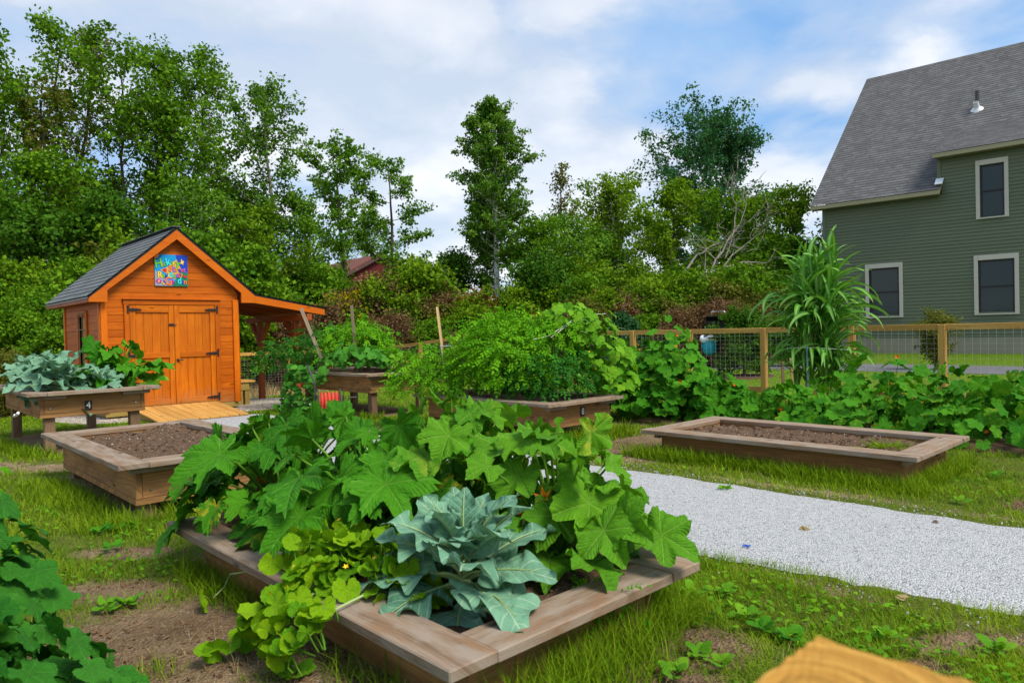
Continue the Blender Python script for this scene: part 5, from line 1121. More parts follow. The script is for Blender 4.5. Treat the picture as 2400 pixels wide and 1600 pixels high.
# vines on the ground
def patches():
    rs = np.random.RandomState(90)
    P, N = shell(rs, 1000, [((2.15, 9.95, .15), (.80, .75, .92), 1), ((1.75, 10.1, .1), (.6, .6, .80), .5), ((2.75, 9.75, .05), (.55, .6, .55), .45), ((3.1, 9.3, 0), (.55, .4, .30), .2)], .7, 1.04, .03, .10, 0.)
    leafy('pumpkin_vine', 'tall mound of pumpkin leaves with orange flowers, left of the corn', 'pumpkin vine', (2.3, 9.9, 0), P, N, PAT, M['patch'], .098, 91, None, .6, .5, 26, 'orange', .035, .35, .1, .35, .3, TRUMP)
    def along(a, b, r, h, n, w=1): return [(np.array([a[0]*(1-t)+b[0]*t, a[1]*(1-t)+b[1]*t, 0.]), (r*rs.uniform(.85, 1.15), r*rs.uniform(.85, 1.15), h*rs.uniform(.85, 1.2)), w) for t in np.linspace(0, 1, n)]
    P, N = shell(rs, 1350, along((3.35, 8.75), (6.3, 5.75), .62, .50, 7)+along((4.2, 9.0), (6.6, 6.6), .65, .72, 6), .7, 1.04, .03, .12, 0.)
    leafy('pumpkin_vine', 'long low spread of pumpkin leaves behind bed 9, under the corn', 'pumpkin vine', (5., 7.6, 0), P, N, PAT, M['patch'], .098, 92, None, .6, .5, 16, 'orange', .04, .35, .1, .35, .3, TRUMP)
    sl = MB(); d = nrm(np.array([2.7, -2.7, 0])); sl.grid(np.linspace(-2.4, 2.4, 30), np.linspace(-.75, .75, 12), lambda x, y: .03+.03*fbm(x, y, .3, 4)-.05*(np.abs(y) > .7)-.05*(np.abs(x) > 2.35))
    sl.v[0] = sl.v[0][:, :1]*d+sl.v[0][:, 1:2]*np.array([d[1]*-1, d[0], 0])+sl.v[0][:, 2:]*Z3+np.array([4.95, 7.35, 0]); tag(sl.build('tilled_soil', M['soil'], smooth=True), kind='structure')
    # cucumber at the lower left
    P, N = shell(rs, 800, [((-1.62, 1.85, .10), (.52, .50, .42), 1), ((-1.90, 2.15, .34), (.42, .42, .54), .7), ((-1.26, 1.56, .05), (.36, .28, .40), .6)], .72, 1.04, .02, .08, -.1)
    leafy('cucumber_vine', 'deep green cucumber vine filling the lower left corner', 'cucumber vine', (-1.7, 1.85, 0), P, N, CUK, M['cuke'], .066, 93, None, .7, .55, 2, 'yellow', .022, .3, .08, .25, .3)
    P, N = shell(rs, 40, [((-2.50, 3.05, .72), (.16, .2, .22), 1), ((-2.35, 2.9, .5), (.14, .2, .18), 1)], .5, 1.05, .1, .1, -.5)
    leafy('tomato_plant', 'bright tomato foliage reaching in at the left edge', 'tomato plant', (-2.7, 3.0, 0), P, N, TOM, M['tomato'], .17, 94, None, .6, .5, 0, 'yellow', .012, .5, .15, .4, .2)
patches()
# ------------------------------------------------------------------ corn
def strap(L, w, n=12, droop=.9, seed=0, up=1.0):
    rs = np.random.RandomState(seed); t = np.linspace(0, 1, n+1); a = up-droop*2.1*t**1.25; ds = L/n
    y = np.concatenate([[0], np.cumsum(np.cos(a[:-1])*ds)]); z = np.concatenate([[0], np.cumsum(np.sin(a[:-1])*ds)])
    ww = w*np.clip(np.sin(np.pi*np.clip(t*.88+.12, 0, 1))**.6, .02, 1); tw = rs.uniform(-1.2, 1.2)*t**1.5; V_ = []
    for i in range(n+1):
        nz = np.array([0, -math.sin(a[i]), math.cos(a[i])]); sx = np.array([1, 0, 0])*math.cos(tw[i])+nz*math.sin(tw[i]); nn_ = -np.array([1, 0, 0])*math.sin(tw[i])+nz*math.cos(tw[i])
        for s in (-1, -.5, 0, .5, 1): p = np.array([.03*math.sin(t[i]*4+seed), y[i], z[i]])+sx*s*ww[i]+nn_*ww[i]*(.35*abs(s)+.12*math.sin(t[i]*22+s*2+seed)*abs(s)); V_.append((*p, s*ww[i], t[i]*L))
    i = np.arange(n)[:, None]*5; j = np.arange(4)[None]; return np.array(V_), [np.stack([i+j, i+j+1, i+5+j+1, i+5+j], -1).reshape(-1, 4)]
STR = [strap(.88, .036, 14, .58+.12*s, s, 1.24-.04*s) for s in range(7)]
def corn():
    rs = np.random.RandomState(44); protos = []
    for q in range(5):
        H = 1.38+.12*q; t = thing('corn_plant', 'tall green corn plant in the tied clump before the fence', 'corn', (0, 0, 0), 0, 'corn plants tied in one clump')
        st = MB(); z = np.linspace(0, H, 10); lx = .05*np.sin(z*1.3+q); P = np.stack([lx, .04*np.sin(z+q*2), z], 1); small_tube(st, P, .020, .009, rs.rand(), 8)
        for k in range(1, 8): zz = H*k/9; st.tube([(float(np.interp(zz, z, P[:, 0])), float(np.interp(zz, z, P[:, 1])), zz-.012), (float(np.interp(zz, z, P[:, 0])), float(np.interp(zz, z, P[:, 1])), zz+.012)], .021, 8, False, np.tile([[.9, 0, 0, 0]], (16, 1)))
        st.build('stalk', M['cornstalk'], t, True); fo = MB(); n = 18; a0 = rs.uniform(0, 6)
        zz = np.concatenate([np.linspace(.35, H*.95, n-3), [H, H*.99, H*.97]]); az = a0+np.arange(n)*2.55+rs.normal(size=n)*.35
        tip = np.stack([np.cos(az), np.sin(az), np.where(zz > H*.96, .9, 0)], 1); bp = np.stack([np.interp(zz, z, P[:, 0]), np.interp(zz, z, P[:, 1]), zz], 1)
        nor = np.tile([0, 0, 1.], (n, 1))-np.stack([np.cos(az), np.sin(az), az*0], 1)*.2
        inst_many(fo, STR[q % 3:]+STR[:q % 3], nrm(tip), nor, bp, rs.uniform(.75, 1.12, n)*(1-.25*(zz < .6)), np.clip(rs.normal(.45, .3, n), 0, 1)); fo.build('leaves', M['corn'], t, True); protos.append(t)
    c = np.array([4.28, 10.0]); k = 0
    for i in range(22):
        a = i*2.4; r = .32*math.sqrt((i+.5)/22); p = c+r*np.array([math.cos(a), math.sin(a)]); rz = rs.uniform(0, 6.28); s = rs.uniform(.9, 1.06); loc = (p[0], p[1], 0)
        if i < 5: o = protos[i]; o.location = loc; o.rotation_euler = (0, 0, rz); o.scale = (s,)*3
        else: o = copy_tree(protos[i % 5], loc, rz, s)
        lean = rs.uniform(.0, .10); o.rotation_euler = (lean*math.sin(a)*-1, lean*math.cos(a), rz)
    tb = MB(); th = np.linspace(0, 2*math.pi, 25); tb.tube(np.stack([c[0]+.43*np.cos(th), c[1]+.43*np.sin(th), .92+.02*np.sin(th*2)], 1), .004, 5, False); tag(tb.build('corn_twine', M['twine']), 'loop of pale string tied round the clump of corn', 'string')
    p = at(1893, 900, 9.55); ps = MB(); ps.tube([(0, 0, 0), (0, 0, .98)], .012, 8); o = ps.build('garden_stake', M['bluepole']); o.location = (p[0], p[1], -.02); tag(o, 'thin grey-blue pole at the left of the corn clump', 'stake', 'stakes among the plants')
M['bluepole'] = plain('blue_grey_pole', (.16, .24, .30), .4)
corn()
# ------------------------------------------------------------------ trees
LEAF = (np.array([[0, 0, 0, 0, 0], [.42, .42, .10, .42, .42], [0, 1, 0, 0, 1], [-.42, .42, .10, -.42, .42]], float), [np.array([[0, 1, 2, 3]])])
def tree_parts(seed, H, tr, c0, W, prof, nl, per, leaf, clump, sub=3, lean=(0, 0), upang=(25, 60), trunkbend=.03, multi=1, spread=1., flat=.6, bare=0):
    """returns trunk MB, crown MB; the crown grows in clumps along real limbs"""
    rs = np.random.RandomState(seed); tk = MB(); cr_ = MB(); cen = []
    for mth in range(multi):
        ang = mth*2*math.pi/max(multi, 1)+rs.uniform(0, 2); off = (np.array([math.cos(ang), math.sin(ang)])*.22*H*spread*.3 if multi > 1 else np.zeros(2))
        z = np.linspace(0, 1, 12); hh = H*(1 if mth == 0 else rs.uniform(.75, .98)); bend = np.cumsum(rs.normal(size=(12, 2))*trunkbend*hh/12*3, 0)
        P = np.stack([bend[:, 0]+lean[0]*z**1.3*hh+off[0]*z*2.2, bend[:, 1]+lean[1]*z**1.3*hh+off[1]*z*2.2, z*hh], 1); P[0, :2] = off*.1
        tk.tube(P, tr*(1-z*.9)**.8*(1 if mth == 0 else .8), 8, False)
        for i in range(nl):
            t = c0+(1-c0)*(i+rs.uniform(0, .9))/nl; b = np.array([np.interp(t, z, P[:, k]) for k in range(3)]); u = (t-c0)/(1-c0)
            az = i*2.39996+rs.uniform(-.6, .6)+mth; L = W*prof(u)*rs.uniform(.72, 1.12); ua = R(rs.uniform(*upang)+20*u)
            d = np.array([math.cos(az)*math.cos(ua), math.sin(az)*math.cos(ua), math.sin(ua)]); e = b+d*L; q = curve(b, e, np.array([0, 0, -.08*L])+rs.normal(size=3)*.05*L, 6)
            r0 = max(.012, tr*.42*(1-t)**.6*(.5+.5*L/max(W, .1))); tk.tube(q, np.linspace(r0, .008, 6), 5, False)
            for s in np.linspace(.35, 1, max(2, int(2+2*L))): cen.append((q[0]*(1-s)+q[-1]*s if False else np.array([np.interp(s, np.linspace(0, 1, 6), q[:, k]) for k in range(3)]), .55+.45*s, L))
            for k in range(sub):
                s = rs.uniform(.3, .95); b2 = np.array([np.interp(s, np.linspace(0, 1, 6), q[:, k2]) for k2 in range(3)]); d2 = nrm(d+rs.normal(size=3)*.7+np.array([0, 0, .25])); L2 = L*rs.uniform(.25, .5)+.15
                e2 = b2+d2*L2; tk.tube(np.stack([b2, (b2+e2)/2+rs.normal(size=3)*.04*L2, e2]), [r0*.45, r0*.3, .005], 4, False); cen.append((e2, 1., L)); cen.append(((b2+e2)/2, .7, L))
    cen = cen[:int(len(cen))]; C = np.array([c[0] for c in cen]); w = np.array([c[1] for c in cen]); keep = rs.rand(len(C)) > bare; C = C[keep]; w = w[keep]
    k = len(C); n = per; cs = clump*rs.uniform(.6, 1.25, k); tone = np.clip(rs.normal(.45, .26, k), 0, 1)
    num = np.maximum(3, (n*w*rs.uniform(.5, 1.4, k)).astype(int)); idx = np.repeat(np.arange(k), num); N = len(idx)
    g_ = rs.normal(size=(N, 3)); g_ = nrm(g_)*(rs.rand(N, 1)**.5); P = C[idx]+g_*cs[idx][:, None]*np.array([1, 1, flat])
    nor = g_*.6+np.array([0, 0, .7])+rs.normal(size=(N, 3))*.6; tip = rs.normal(size=(N, 3))+np.array([0, 0, -.5])
    cr_.inst(LEAF[0], LEAF[1], frames(nrm(tip), nrm(nor)), P, leaf*rs.uniform(.65, 1.25, N), np.clip(tone[idx]+rs.normal(size=N)*.18, 0, 1))
    return tk, cr_
oval = lambda u: math.sin(math.pi*(.12+.83*u))**.7
cone = lambda u: (1-u)**.6*.95+.12
colm = lambda u: (math.sin(math.pi*(.08+.86*u))**.55)*(1-.35*u)
topw = lambda u: .5+.5*u if u < .7 else 1-.8*(u-.7)
def make_tree(name, label, x, y, mats, parts, group=None, z=None, rz=0., scale=1., cat='tree'):
    t = thing(name, label, cat, (x, y, float(gz(x, y)) if z is None else z), rz, group); t.scale = (scale,)*3
    parts[0].build('trunk', M[mats[0]], t, True); parts[1].build('crown', M[mats[1]], t); return t
def top_z(px, py, Y): return float(at(px, py, Y)[2])
def spot(px, Y): p = at(px, 800, Y); return p[0], Y
def T(name, label, px, py, Y, mats, seed, W, **kw):
    """a tree whose foot is straight below pixel column px at distance Y and whose top reaches pixel row py"""
    x, y = spot(px, Y); H = top_z(px, py, Y)-float(gz(x, y)); a = dict(tr=.14, c0=.3, prof=oval, nl=14, per=60, leaf=.13, clump=.55, sub=3); a.update(kw); sc = a.pop('cat', 'tree'); grp = a.pop('group', None)
    return make_tree(name, label, x, y, mats, tree_parts(seed, H*.96, a.pop('tr'), a.pop('c0'), W, a.pop('prof'), a.pop('nl'), a.pop('per'), a.pop('leaf'), a.pop('clump'), a.pop('sub'), **a), grp, cat=sc)
D_ = ('bark', 't_dark'); 
T('maple_tree', 'tall dark tree at the far left edge with several stems', 40, 30, 25, ('bark', 't_maple'), 1, 3.2, nl=18, per=30, c0=.22, multi=2, clump=.46, leaf=.14, sub=6)
T('maple_tree', 'tall leaning tree with thin dead twigs at its top, second from the left edge', 160, 45, 27, ('bark', 't_olive'), 2, 2.4, nl=16, per=18, c0=.4, clump=.36, bare=.2, multi=2, sub=6)
T('maple_tree', 'broad crowned green tree above the left roof slope of the shed', 330, 128, 27, ('bark', 't_maple'), 3, 3.3, nl=17, per=24, c0=.40, clump=.40, multi=2, upang=(25, 65), leaf=.14, sub=7)
T('maple_tree', 'broad crowned green tree straight above the shed ridge', 470, 138, 28, ('bark', 't_maple'), 4, 3.4, nl=17, per=24, c0=.43, clump=.40, multi=2, upang=(25, 65), leaf=.14, sub=7)
T('poplar_tree', 'slender tree with a bare stem standing right of the group over the shed', 640, 208, 29, ('greybark', 't_aspen'), 5, 2.2, nl=18, per=30, c0=.48, clump=.38, sub=6)
T('birch_tree', 'leaning birch with a white stem behind the shed roof', 500, 420, 24.5, ('birch', 't_light'), 6, 1.5, tr=.07, nl=14, per=36, c0=.35, clump=.42, lean=(-.12, 0), leaf=.11)
T('birch_tree', 'thin birch with a white stem, left one of the two behind the shed', 395, 450, 24, ('birch', 't_light'), 7, 1.5, tr=.06, nl=13, per=36, c0=.35, clump=.42, lean=(.05, 0), leaf=.11)
for i, (px, py, Y, W, m) in enumerate(((-60, 260, 31, 3.2, 't_dark'), (110, 400, 23, 2.4, 't_maple'), (230, 430, 31, 3.0, 't_dark'), (60, 520, 22, 2.2, 't_dark'), (250, 500, 22.5, 2.1, 't_dark'), (420, 440, 33, 3.0, 't_dark'), (560, 480, 31, 2.6, 't_maple'))):
    T('maple_tree', 'dark leafy tree in the dense wood to the left of and behind the shed', px, py, Y, ('bark', m), 20+i, W, nl=16, per=44, c0=.08, clump=.55, leaf=.14, sub=6, group='trees of the dense left wood', multi=1)
T('locust_tree', 'open crowned tree with clumped leaves and a thin top, left of the barn roof', 800, 338, 33, ('bark', 't_light'), 8, 3.3, nl=15, per=38, c0=.40, clump=.38, sub=6, upang=(10, 45), prof=lambda u: .95-.6*u, leaf=.15)
T('locust_tree', 'open crowned tree with clumped leaves rising behind the barn gable', 945, 372, 35, ('bark', 't_light'), 9, 2.5, nl=13, per=38, c0=.30, clump=.40, sub=6, upang=(5, 40), lean=(-.03, 0), prof=lambda u: .85-.35*u, leaf=.15)
T('aspen_tree', 'tall narrow aspen with a straight white trunk standing alone', 1172, 234, 28, ('birch', 't_aspen'), 10, 1.75, tr=.15, nl=60, per=40, c0=.40, clump=.28, sub=5, prof=colm, upang=(15, 45), trunkbend=.008, lean=(-.02, 0), leaf=.11)
T('aspen_tree', 'thin second aspen stem close behind the tall aspen', 1145, 420, 29, ('birch', 't_aspen'), 11, 1.5, tr=.08, nl=22, per=50, c0=.35, clump=.4, prof=colm, trunkbend=.012, leaf=.11)
T('young_ash_tree', 'thin see-through young tree right of the tall aspen', 1318, 385, 33, ('bark', 't_olive'), 12, 1.25, tr=.09, nl=22, per=16, c0=.30, clump=.36, prof=colm, upang=(35, 60), trunkbend=.012, leaf=.12)
T('willow_tree', 'loose pale tree with sky showing through, left of the vine covered tree', 1450, 420, 33, ('greybark', 't_yel'), 13, 2.6, nl=14, per=40, c0=.25, clump=.48, multi=3, leaf=.13)
T('vine_covered_tree', 'tree smothered in yellow-green vines left of the dead branches', 1560, 440, 29, ('bark', 't_yel'), 14, 1.9, nl=14, per=50, c0=.12, clump=.46, leaf=.13, sub=6)
T('cottonwood_tree', 'large blue-green round crowned tree with bare grey limbs showing', 1690, 318, 44, ('greybark', 't_blue'), 315, 4.8, tr=.26, nl=26, per=46, c0=.30, clump=.56, sub=6, upang=(10, 50), multi=2, spread=.5, prof=lambda u: 1. if u < .5 else 1.35-.7*u, leaf=.17, bare=.12)
T('bushy_tree', 'yellow-green bushy tree against the corner of the green house', 1850, 460, 29, ('bark', 't_yel'), 16, 2.0, nl=15, per=44, c0=.1, clump=.45, leaf=.13, sub=6)
T('bushy_tree', 'narrow yellow-green tree between the dead branches and the house', 1775, 462, 31, ('bark', 't_yel'), 17, 1.3, nl=14, per=46, c0=.15, clump=.42, leaf=.13, sub=6)
T('bushy_tree', 'rounded mid green tree behind the dead grey branches', 1690, 478, 30, ('bark', 't_maple'), 18, 2.3, nl=15, per=42, c0=.1, clump=.45, leaf=.12, sub=6)
for i, (px, py, Y, W, m, lb) in enumerate(((1255, 540, 27, 1.6, 't_maple', 'round green tree at the right foot of the tall aspen'), (1330, 545, 29, 2.2, 't_light', 'round fresh green tree right of the aspen, below the thin young tree'), (1410, 560, 31, 2.0, 't_light', 'fresh green tree left of the vine covered tree'), (1070, 600, 29, 1.3, 't_dark', 'low dark tree left of the aspen trunk'), (1290, 620, 25, 1.5, 't_dark', 'darkest low tree, right of the white aspen trunk'),
                                          (700, 480, 30, 2.4, 't_light', 'green tree rising over the right roof slope of the shed'), (620, 520, 26, 2.0, 't_yel', 'yellow-green tree over the lean-to roof'), (860, 520, 57, 3.4, 't_maple', 'green tree directly behind the red barn roof'), (1010, 640, 28, 1.3, 't_spruce', 'small dark conifer-like tree left of the aspen'))):
    T('round_tree', lb, px, py, Y, ('bark', m), 40+i, W, nl=15, per=44, c0=.06, clump=.44, leaf=.12, sub=6)
def dead_tree():
    rs = np.random.RandomState(3); b = np.array(spot(1590, 25.5)); t = thing('dead_tree', 'fallen dead tree with bare pale grey branches leaning in the thicket', 'tree', (b[0], b[1], float(gz(*b)))); tk = MB(); br = MB(); o = np.array([b[0], b[1], float(gz(*b))])
    def limb(pts, Y, r0, kids=5, lv=0):
        P = np.array([at(px, py, Y+k*.15) for k, (px, py) in enumerate(pts)])-o; P = np.stack([np.interp(np.linspace(0, len(P)-1, 9), np.arange(len(P)), P[:, k]) for k in range(3)], 1)+rs.normal(size=(9, 3))*.03; (tk if lv == 0 else br).tube(P, np.linspace(r0, r0*.25, 9), 6, False)
        for k in range(kids):
            s = rs.randint(2, 9); q = P[s]; d = nrm(P[min(s, 7)+1]-P[min(s, 7)]+rs.normal(size=3)*.55+np.array([0, 0, .25])); L = rs.uniform(.5, 1.5); e = q+d*L; m = (q+e)/2+rs.normal(size=3)*.08
            br.tube([q, m, e], [r0*.35, r0*.2, .006], 4, False)
            for _ in range(3): d2 = nrm(d+rs.normal(size=3)*.6); u = q+(e-q)*rs.uniform(.3, 1); br.tube([u, u+d2*L*.45], [.012, .004], 4, False)
    limb([(1595, 678), (1650, 650), (1690, 628), (1740, 612), (1800, 618)], 25, .075, 7); limb([(1650, 650), (1680, 610), (1705, 570), (1735, 520), (1750, 480)], 25.2, .045, 8); limb([(1605, 640), (1630, 600), (1660, 580), (1700, 565)], 25.6, .05, 6); limb([(1690, 628), (1725, 590), (1765, 560), (1790, 540)], 25.3, .03, 7, 1); limb([(1700, 600), (1720, 540), (1725, 490), (1715, 450)], 25.4, .03, 7, 1)
    tk.build('trunk', M['greybark'], t, True); br.build('branches', M['greybark'], t, True)
dead_tree()
# ------------------------------------------------------------------ thicket: shrubs
def shrub_proto(name, label, group, seed, H, W, mats, per=46, nl=12, leaf=.10, clump=.34, multi=4, bare=0., c0=.05, sub=4):
    tk, cw = tree_parts(seed, H, .035, c0, W, oval, nl, per, leaf, clump, sub, multi=multi, upang=(20, 65), trunkbend=.08, bare=bare)
    t = thing(name, label, 'shrub', (0, 0, 0), 0, group); tk.build('stems', M[mats[0]], t, True); cw.build('foliage', M[mats[1]], t); return t
PR = {'brown': [shrub_proto('withered_shrub', 'brown withered shrub in the thicket behind the garden', 'withered brown shrubs in the thicket', 200+i, 2.4, 1.15, ('twig', 't_brown'), 24, 12, .09, .36, 5) for i in range(2)],
      'rust': [shrub_proto('rusty_shrub', 'rust coloured shrub in the thicket behind the garden', 'rust coloured shrubs in the thicket', 210, 2.8, 1.0, ('twig', 't_rust'), 26, 12, .09, .34, 4)],
      'gold': [shrub_proto('golden_shrub', 'golden leafed shrub in the thicket behind the garden', 'golden shrubs in the thicket', 220, 2.0, 1.0, ('twig', 't_gold'), 18, 11, .09, .30, 4)],
      'yel': [shrub_proto('leafy_shrub', 'yellow-green shrub in the thicket behind the garden', 'yellow-green shrubs in the thicket', 230+i, 2.6, 1.2, ('twig', 't_yel'), 40, 12, .10, .36, 4) for i in range(2)],
      'olive': [shrub_proto('olive_shrub', 'olive green shrub in the thicket behind the garden', 'olive shrubs in the thicket', 240, 2.4, 1.2, ('twig', 't_olive'), 34, 12, .10, .36, 5)],
      'green': [shrub_proto('green_shrub', 'fresh green shrub in the thicket behind the garden', 'green shrubs in the thicket', 250+i, 2.6, 1.25, ('twig', 't_maple'), 48, 12, .11, .38, 4) for i in range(2)],
      'twigs': [shrub_proto('bare_shrub', 'leafless grey-brown brush in the thicket behind the garden', 'leafless brush in the thicket', 260, 2.2, 1.0, ('twig', 't_brown'), 7, 16, .07, .3, 7, .1, .02, 6)]}
used = {}
def place(kind, px, Y, s, i):
    x, y = spot(px, Y); z = float(gz(x, y))-.05; pr = PR[kind][i % len(PR[kind])]
    if pr.name not in used: used[pr.name] = 1; pr.location = (x, y, z); pr.rotation_euler = (0, 0, i*1.7); pr.scale = (s,)*3
    else: copy_tree(pr, (x, y, z), i*1.7, s)
rsd = np.random.RandomState(5)
for i, px in enumerate(np.linspace(575, 1900, 46)):     # front row of the thicket: brown and twiggy
    k = rsd.choice(['brown', 'twigs', 'yel', 'olive', 'twigs', 'gold', 'rust', 'green', 'twigs'] if px < 1250 else ['twigs', 'brown', 'twigs', 'olive', 'twigs', 'yel', 'green']); place(k, px+rsd.uniform(-14, 14), 22.6+rsd.uniform(-.4, 1.2)+max(0, px-1300)*.0022, rsd.uniform(.45, .95), i)
for i, px in enumerate(np.linspace(560, 1920, 40)):     # second row
    k = rsd.choice(['yel', 'brown', 'olive', 'green', 'yel', 'rust', 'gold', 'brown'] if px < 1150 else ['yel', 'green', 'olive', 'green', 'brown', 'yel']); place(k, px+rsd.uniform(-16, 16), 24.5+rsd.uniform(-.5, 1.), rsd.uniform(.72, 1.08)*(.74 if 740 < px < 1000 else .45 if 1125 < px < 1215 else 1), i+3)
for i, px in enumerate(np.linspace(600, 1900, 30)):
    if 735 < px < 1100 or 1110 < px < 1225: continue
    k = rsd.choice(['green', 'yel', 'green', 'olive']); place(k, px+rsd.uniform(-16, 16), 27.5+rsd.uniform(-.5, 1.2), rsd.uniform(1.0, 1.45), i+1)
for i, px in enumerate(np.linspace(800, 985, 9)): place(('yel', 'brown', 'gold', 'olive')[i % 4], px, 25.6, .95+.2*(i % 3), i)
for i, px in enumerate(np.linspace(1590, 1790, 8)): place('twigs' if i % 2 else 'brown', px, 20.5+rsd.uniform(-.6, .6), rsd.uniform(.55, .75), i)
for i, (k, px, Y, s) in enumerate((('green', 30, 17, .85), ('green', 110, 18, .95), ('yel', 60, 19.5, 1.2), ('green', 175, 19.5, 1.2), ('green', -30, 18.5, 1.1), ('olive', 20, 15.2, .5), ('green', 130, 16.8, .62), ('yel', 250, 21, 1.5), ('olive', 340, 22, 1.6), ('green', 450, 22, 1.6), ('green', 545, 22.5, 1.4), ('yel', 520, 21.5, 1.2))): place(k, px, Y, s, i)
# far wood closing the view behind the thicket: one mass
def far_wood():
    rs = np.random.RandomState(77); mb = MB(); n = 26000; x = rs.uniform(-34, 34, n); y = 48+rs.uniform(-2, 4, n)-np.abs(x)*.12; h = 3.4+1.0*np.sin(x*.35)+.8*np.sin(x*.9+1)+2.2*(x < -12); z = -.5+h*rs.rand(n)**.7
    mb.inst(LEAF[0], LEAF[1], frames(nrm(rs.normal(size=(n, 3))+[0, 0, -.4]), nrm(rs.normal(size=(n, 3))*.7+[0, -.5, .6])), np.stack([x, y, z], 1), rs.uniform(.22, .42, n), np.clip(.4+.3*np.sin(x*1.7)+rs.normal(size=n)*.2, 0, 1))
    tag(mb.build('far_wood', M['t_dark']), kind='stuff')
far_wood()
# ------------------------------------------------------------------ shrubs by the house and fence
def garden_shrubs():
    tk, cw = tree_parts(301, 1.32, .05, .12, .62, oval, 26, 62, .05, .20, 4, upang=(0, 50)); t = thing('round_shrub', 'rounded dark green shrub in a mulch patch beyond the fence', 'shrub', SHRUB-[0, 0, .02]); tk.build('stems', M['twig'], t, True); cw.build('foliage', M['t_dark'], t)
    tk, cw = tree_parts(302, 1.25, .02, .15, .42, oval, 9, 20, .05, .16, 4, multi=4, upang=(40, 75)); p = on(2195, 872, .08); t = thing('thin_shrub', 'loose leggy shrub behind the fence wire, before the green house', 'shrub', p); tk.build('stems', M['twig'], t, True); cw.build('foliage', M['t_olive'], t)
    x, y = spot(1460, 17.5); tk, cw = tree_parts(303, 1.45, .05, .04, .45, cone, 34, 60, .06, .16, 4, upang=(-5, 25)); t = thing('young_spruce', 'small dark spruce beyond the left end of the right fence', 'shrub', (x, y, float(gz(x, y)))); tk.build('trunk', M['twig'], t, True); cw.build('foliage', M['t_spruce'], t)
    x, y = spot(1850, 19.5); tk, cw = tree_parts(304, 1.1, .05, .04, .5, oval, 26, 60, .06, .2, 4, upang=(0, 45)); t = thing('round_shrub', 'dark shrub behind the corn at the left', 'shrub', (x, y, float(gz(x, y)))); tk.build('stems', M['twig'], t, True); cw.build('foliage', M['t_dark'], t)
garden_shrubs()
# ------------------------------------------------------------------ grass
def blade(n=2, bend=.45):
    v = []; 
    for i in range(n+1):
        t = i/n; w = .5*(1-t**1.5); z = t; y = bend*t*t
        if i < n: v += [(-w, y, z, 0, t), (w, y, z, 0, t)]
        else: v += [(0, y, z, 0, t)]
    v = np.array(v, float); F4 = [[2*i, 2*i+1, 2*i+3, 2*i+2] for i in range(n-1)]; return v, [np.array(F4)]*(1 if F4 else 0)+[np.array([[2*n-2, 2*n-1, 2*n]])]
BL = blade(2)
def blades(mb, x, y, h, w, rs, tone, lean=.35):
    n = len(x); a = rs.uniform(0, 2*math.pi, n); z = gz(x, y)-.01; tl_ = np.abs(rs.normal(size=n))*lean
    Zx = np.stack([np.cos(a)*tl_, np.sin(a)*tl_, np.ones(n)], 1); Zx = nrm(Zx); Yx = nrm(np.stack([np.cos(a), np.sin(a), -tl_], 1)); Xx = np.cross(Yx, Zx)
    Mx = np.stack([Xx*w[:, None], Yx*h[:, None], Zx*h[:, None]], -1); v, F = BL
    vs = np.einsum('kij,nj->kni', Mx, v[:, :3])+np.stack([x, y, z], 1)[:, None]; c = np.zeros((n, len(v), 4)); c[..., 0] = tone[:, None]; c[..., 2] = v[None, :, 4]
    mb.add(vs.reshape(-1, 3), [(f[None]+(np.arange(n)*len(v))[:, None, None]).reshape(-1, f.shape[1]) for f in F], c.reshape(-1, 4))
def in_bed(x, y, m=0.):
    r = np.zeros(len(x), bool)
    for (cx, cy), zt in BEDS.values():
        ub, vb = (x-cx)*U[0]+(y-cy)*U[1], (x-cx)*V[0]+(y-cy)*V[1]; r |= (ub > .14-m) & (ub < BX-.14+m) & (vb > .14-m) & (vb < BY-.14+m)
    return r
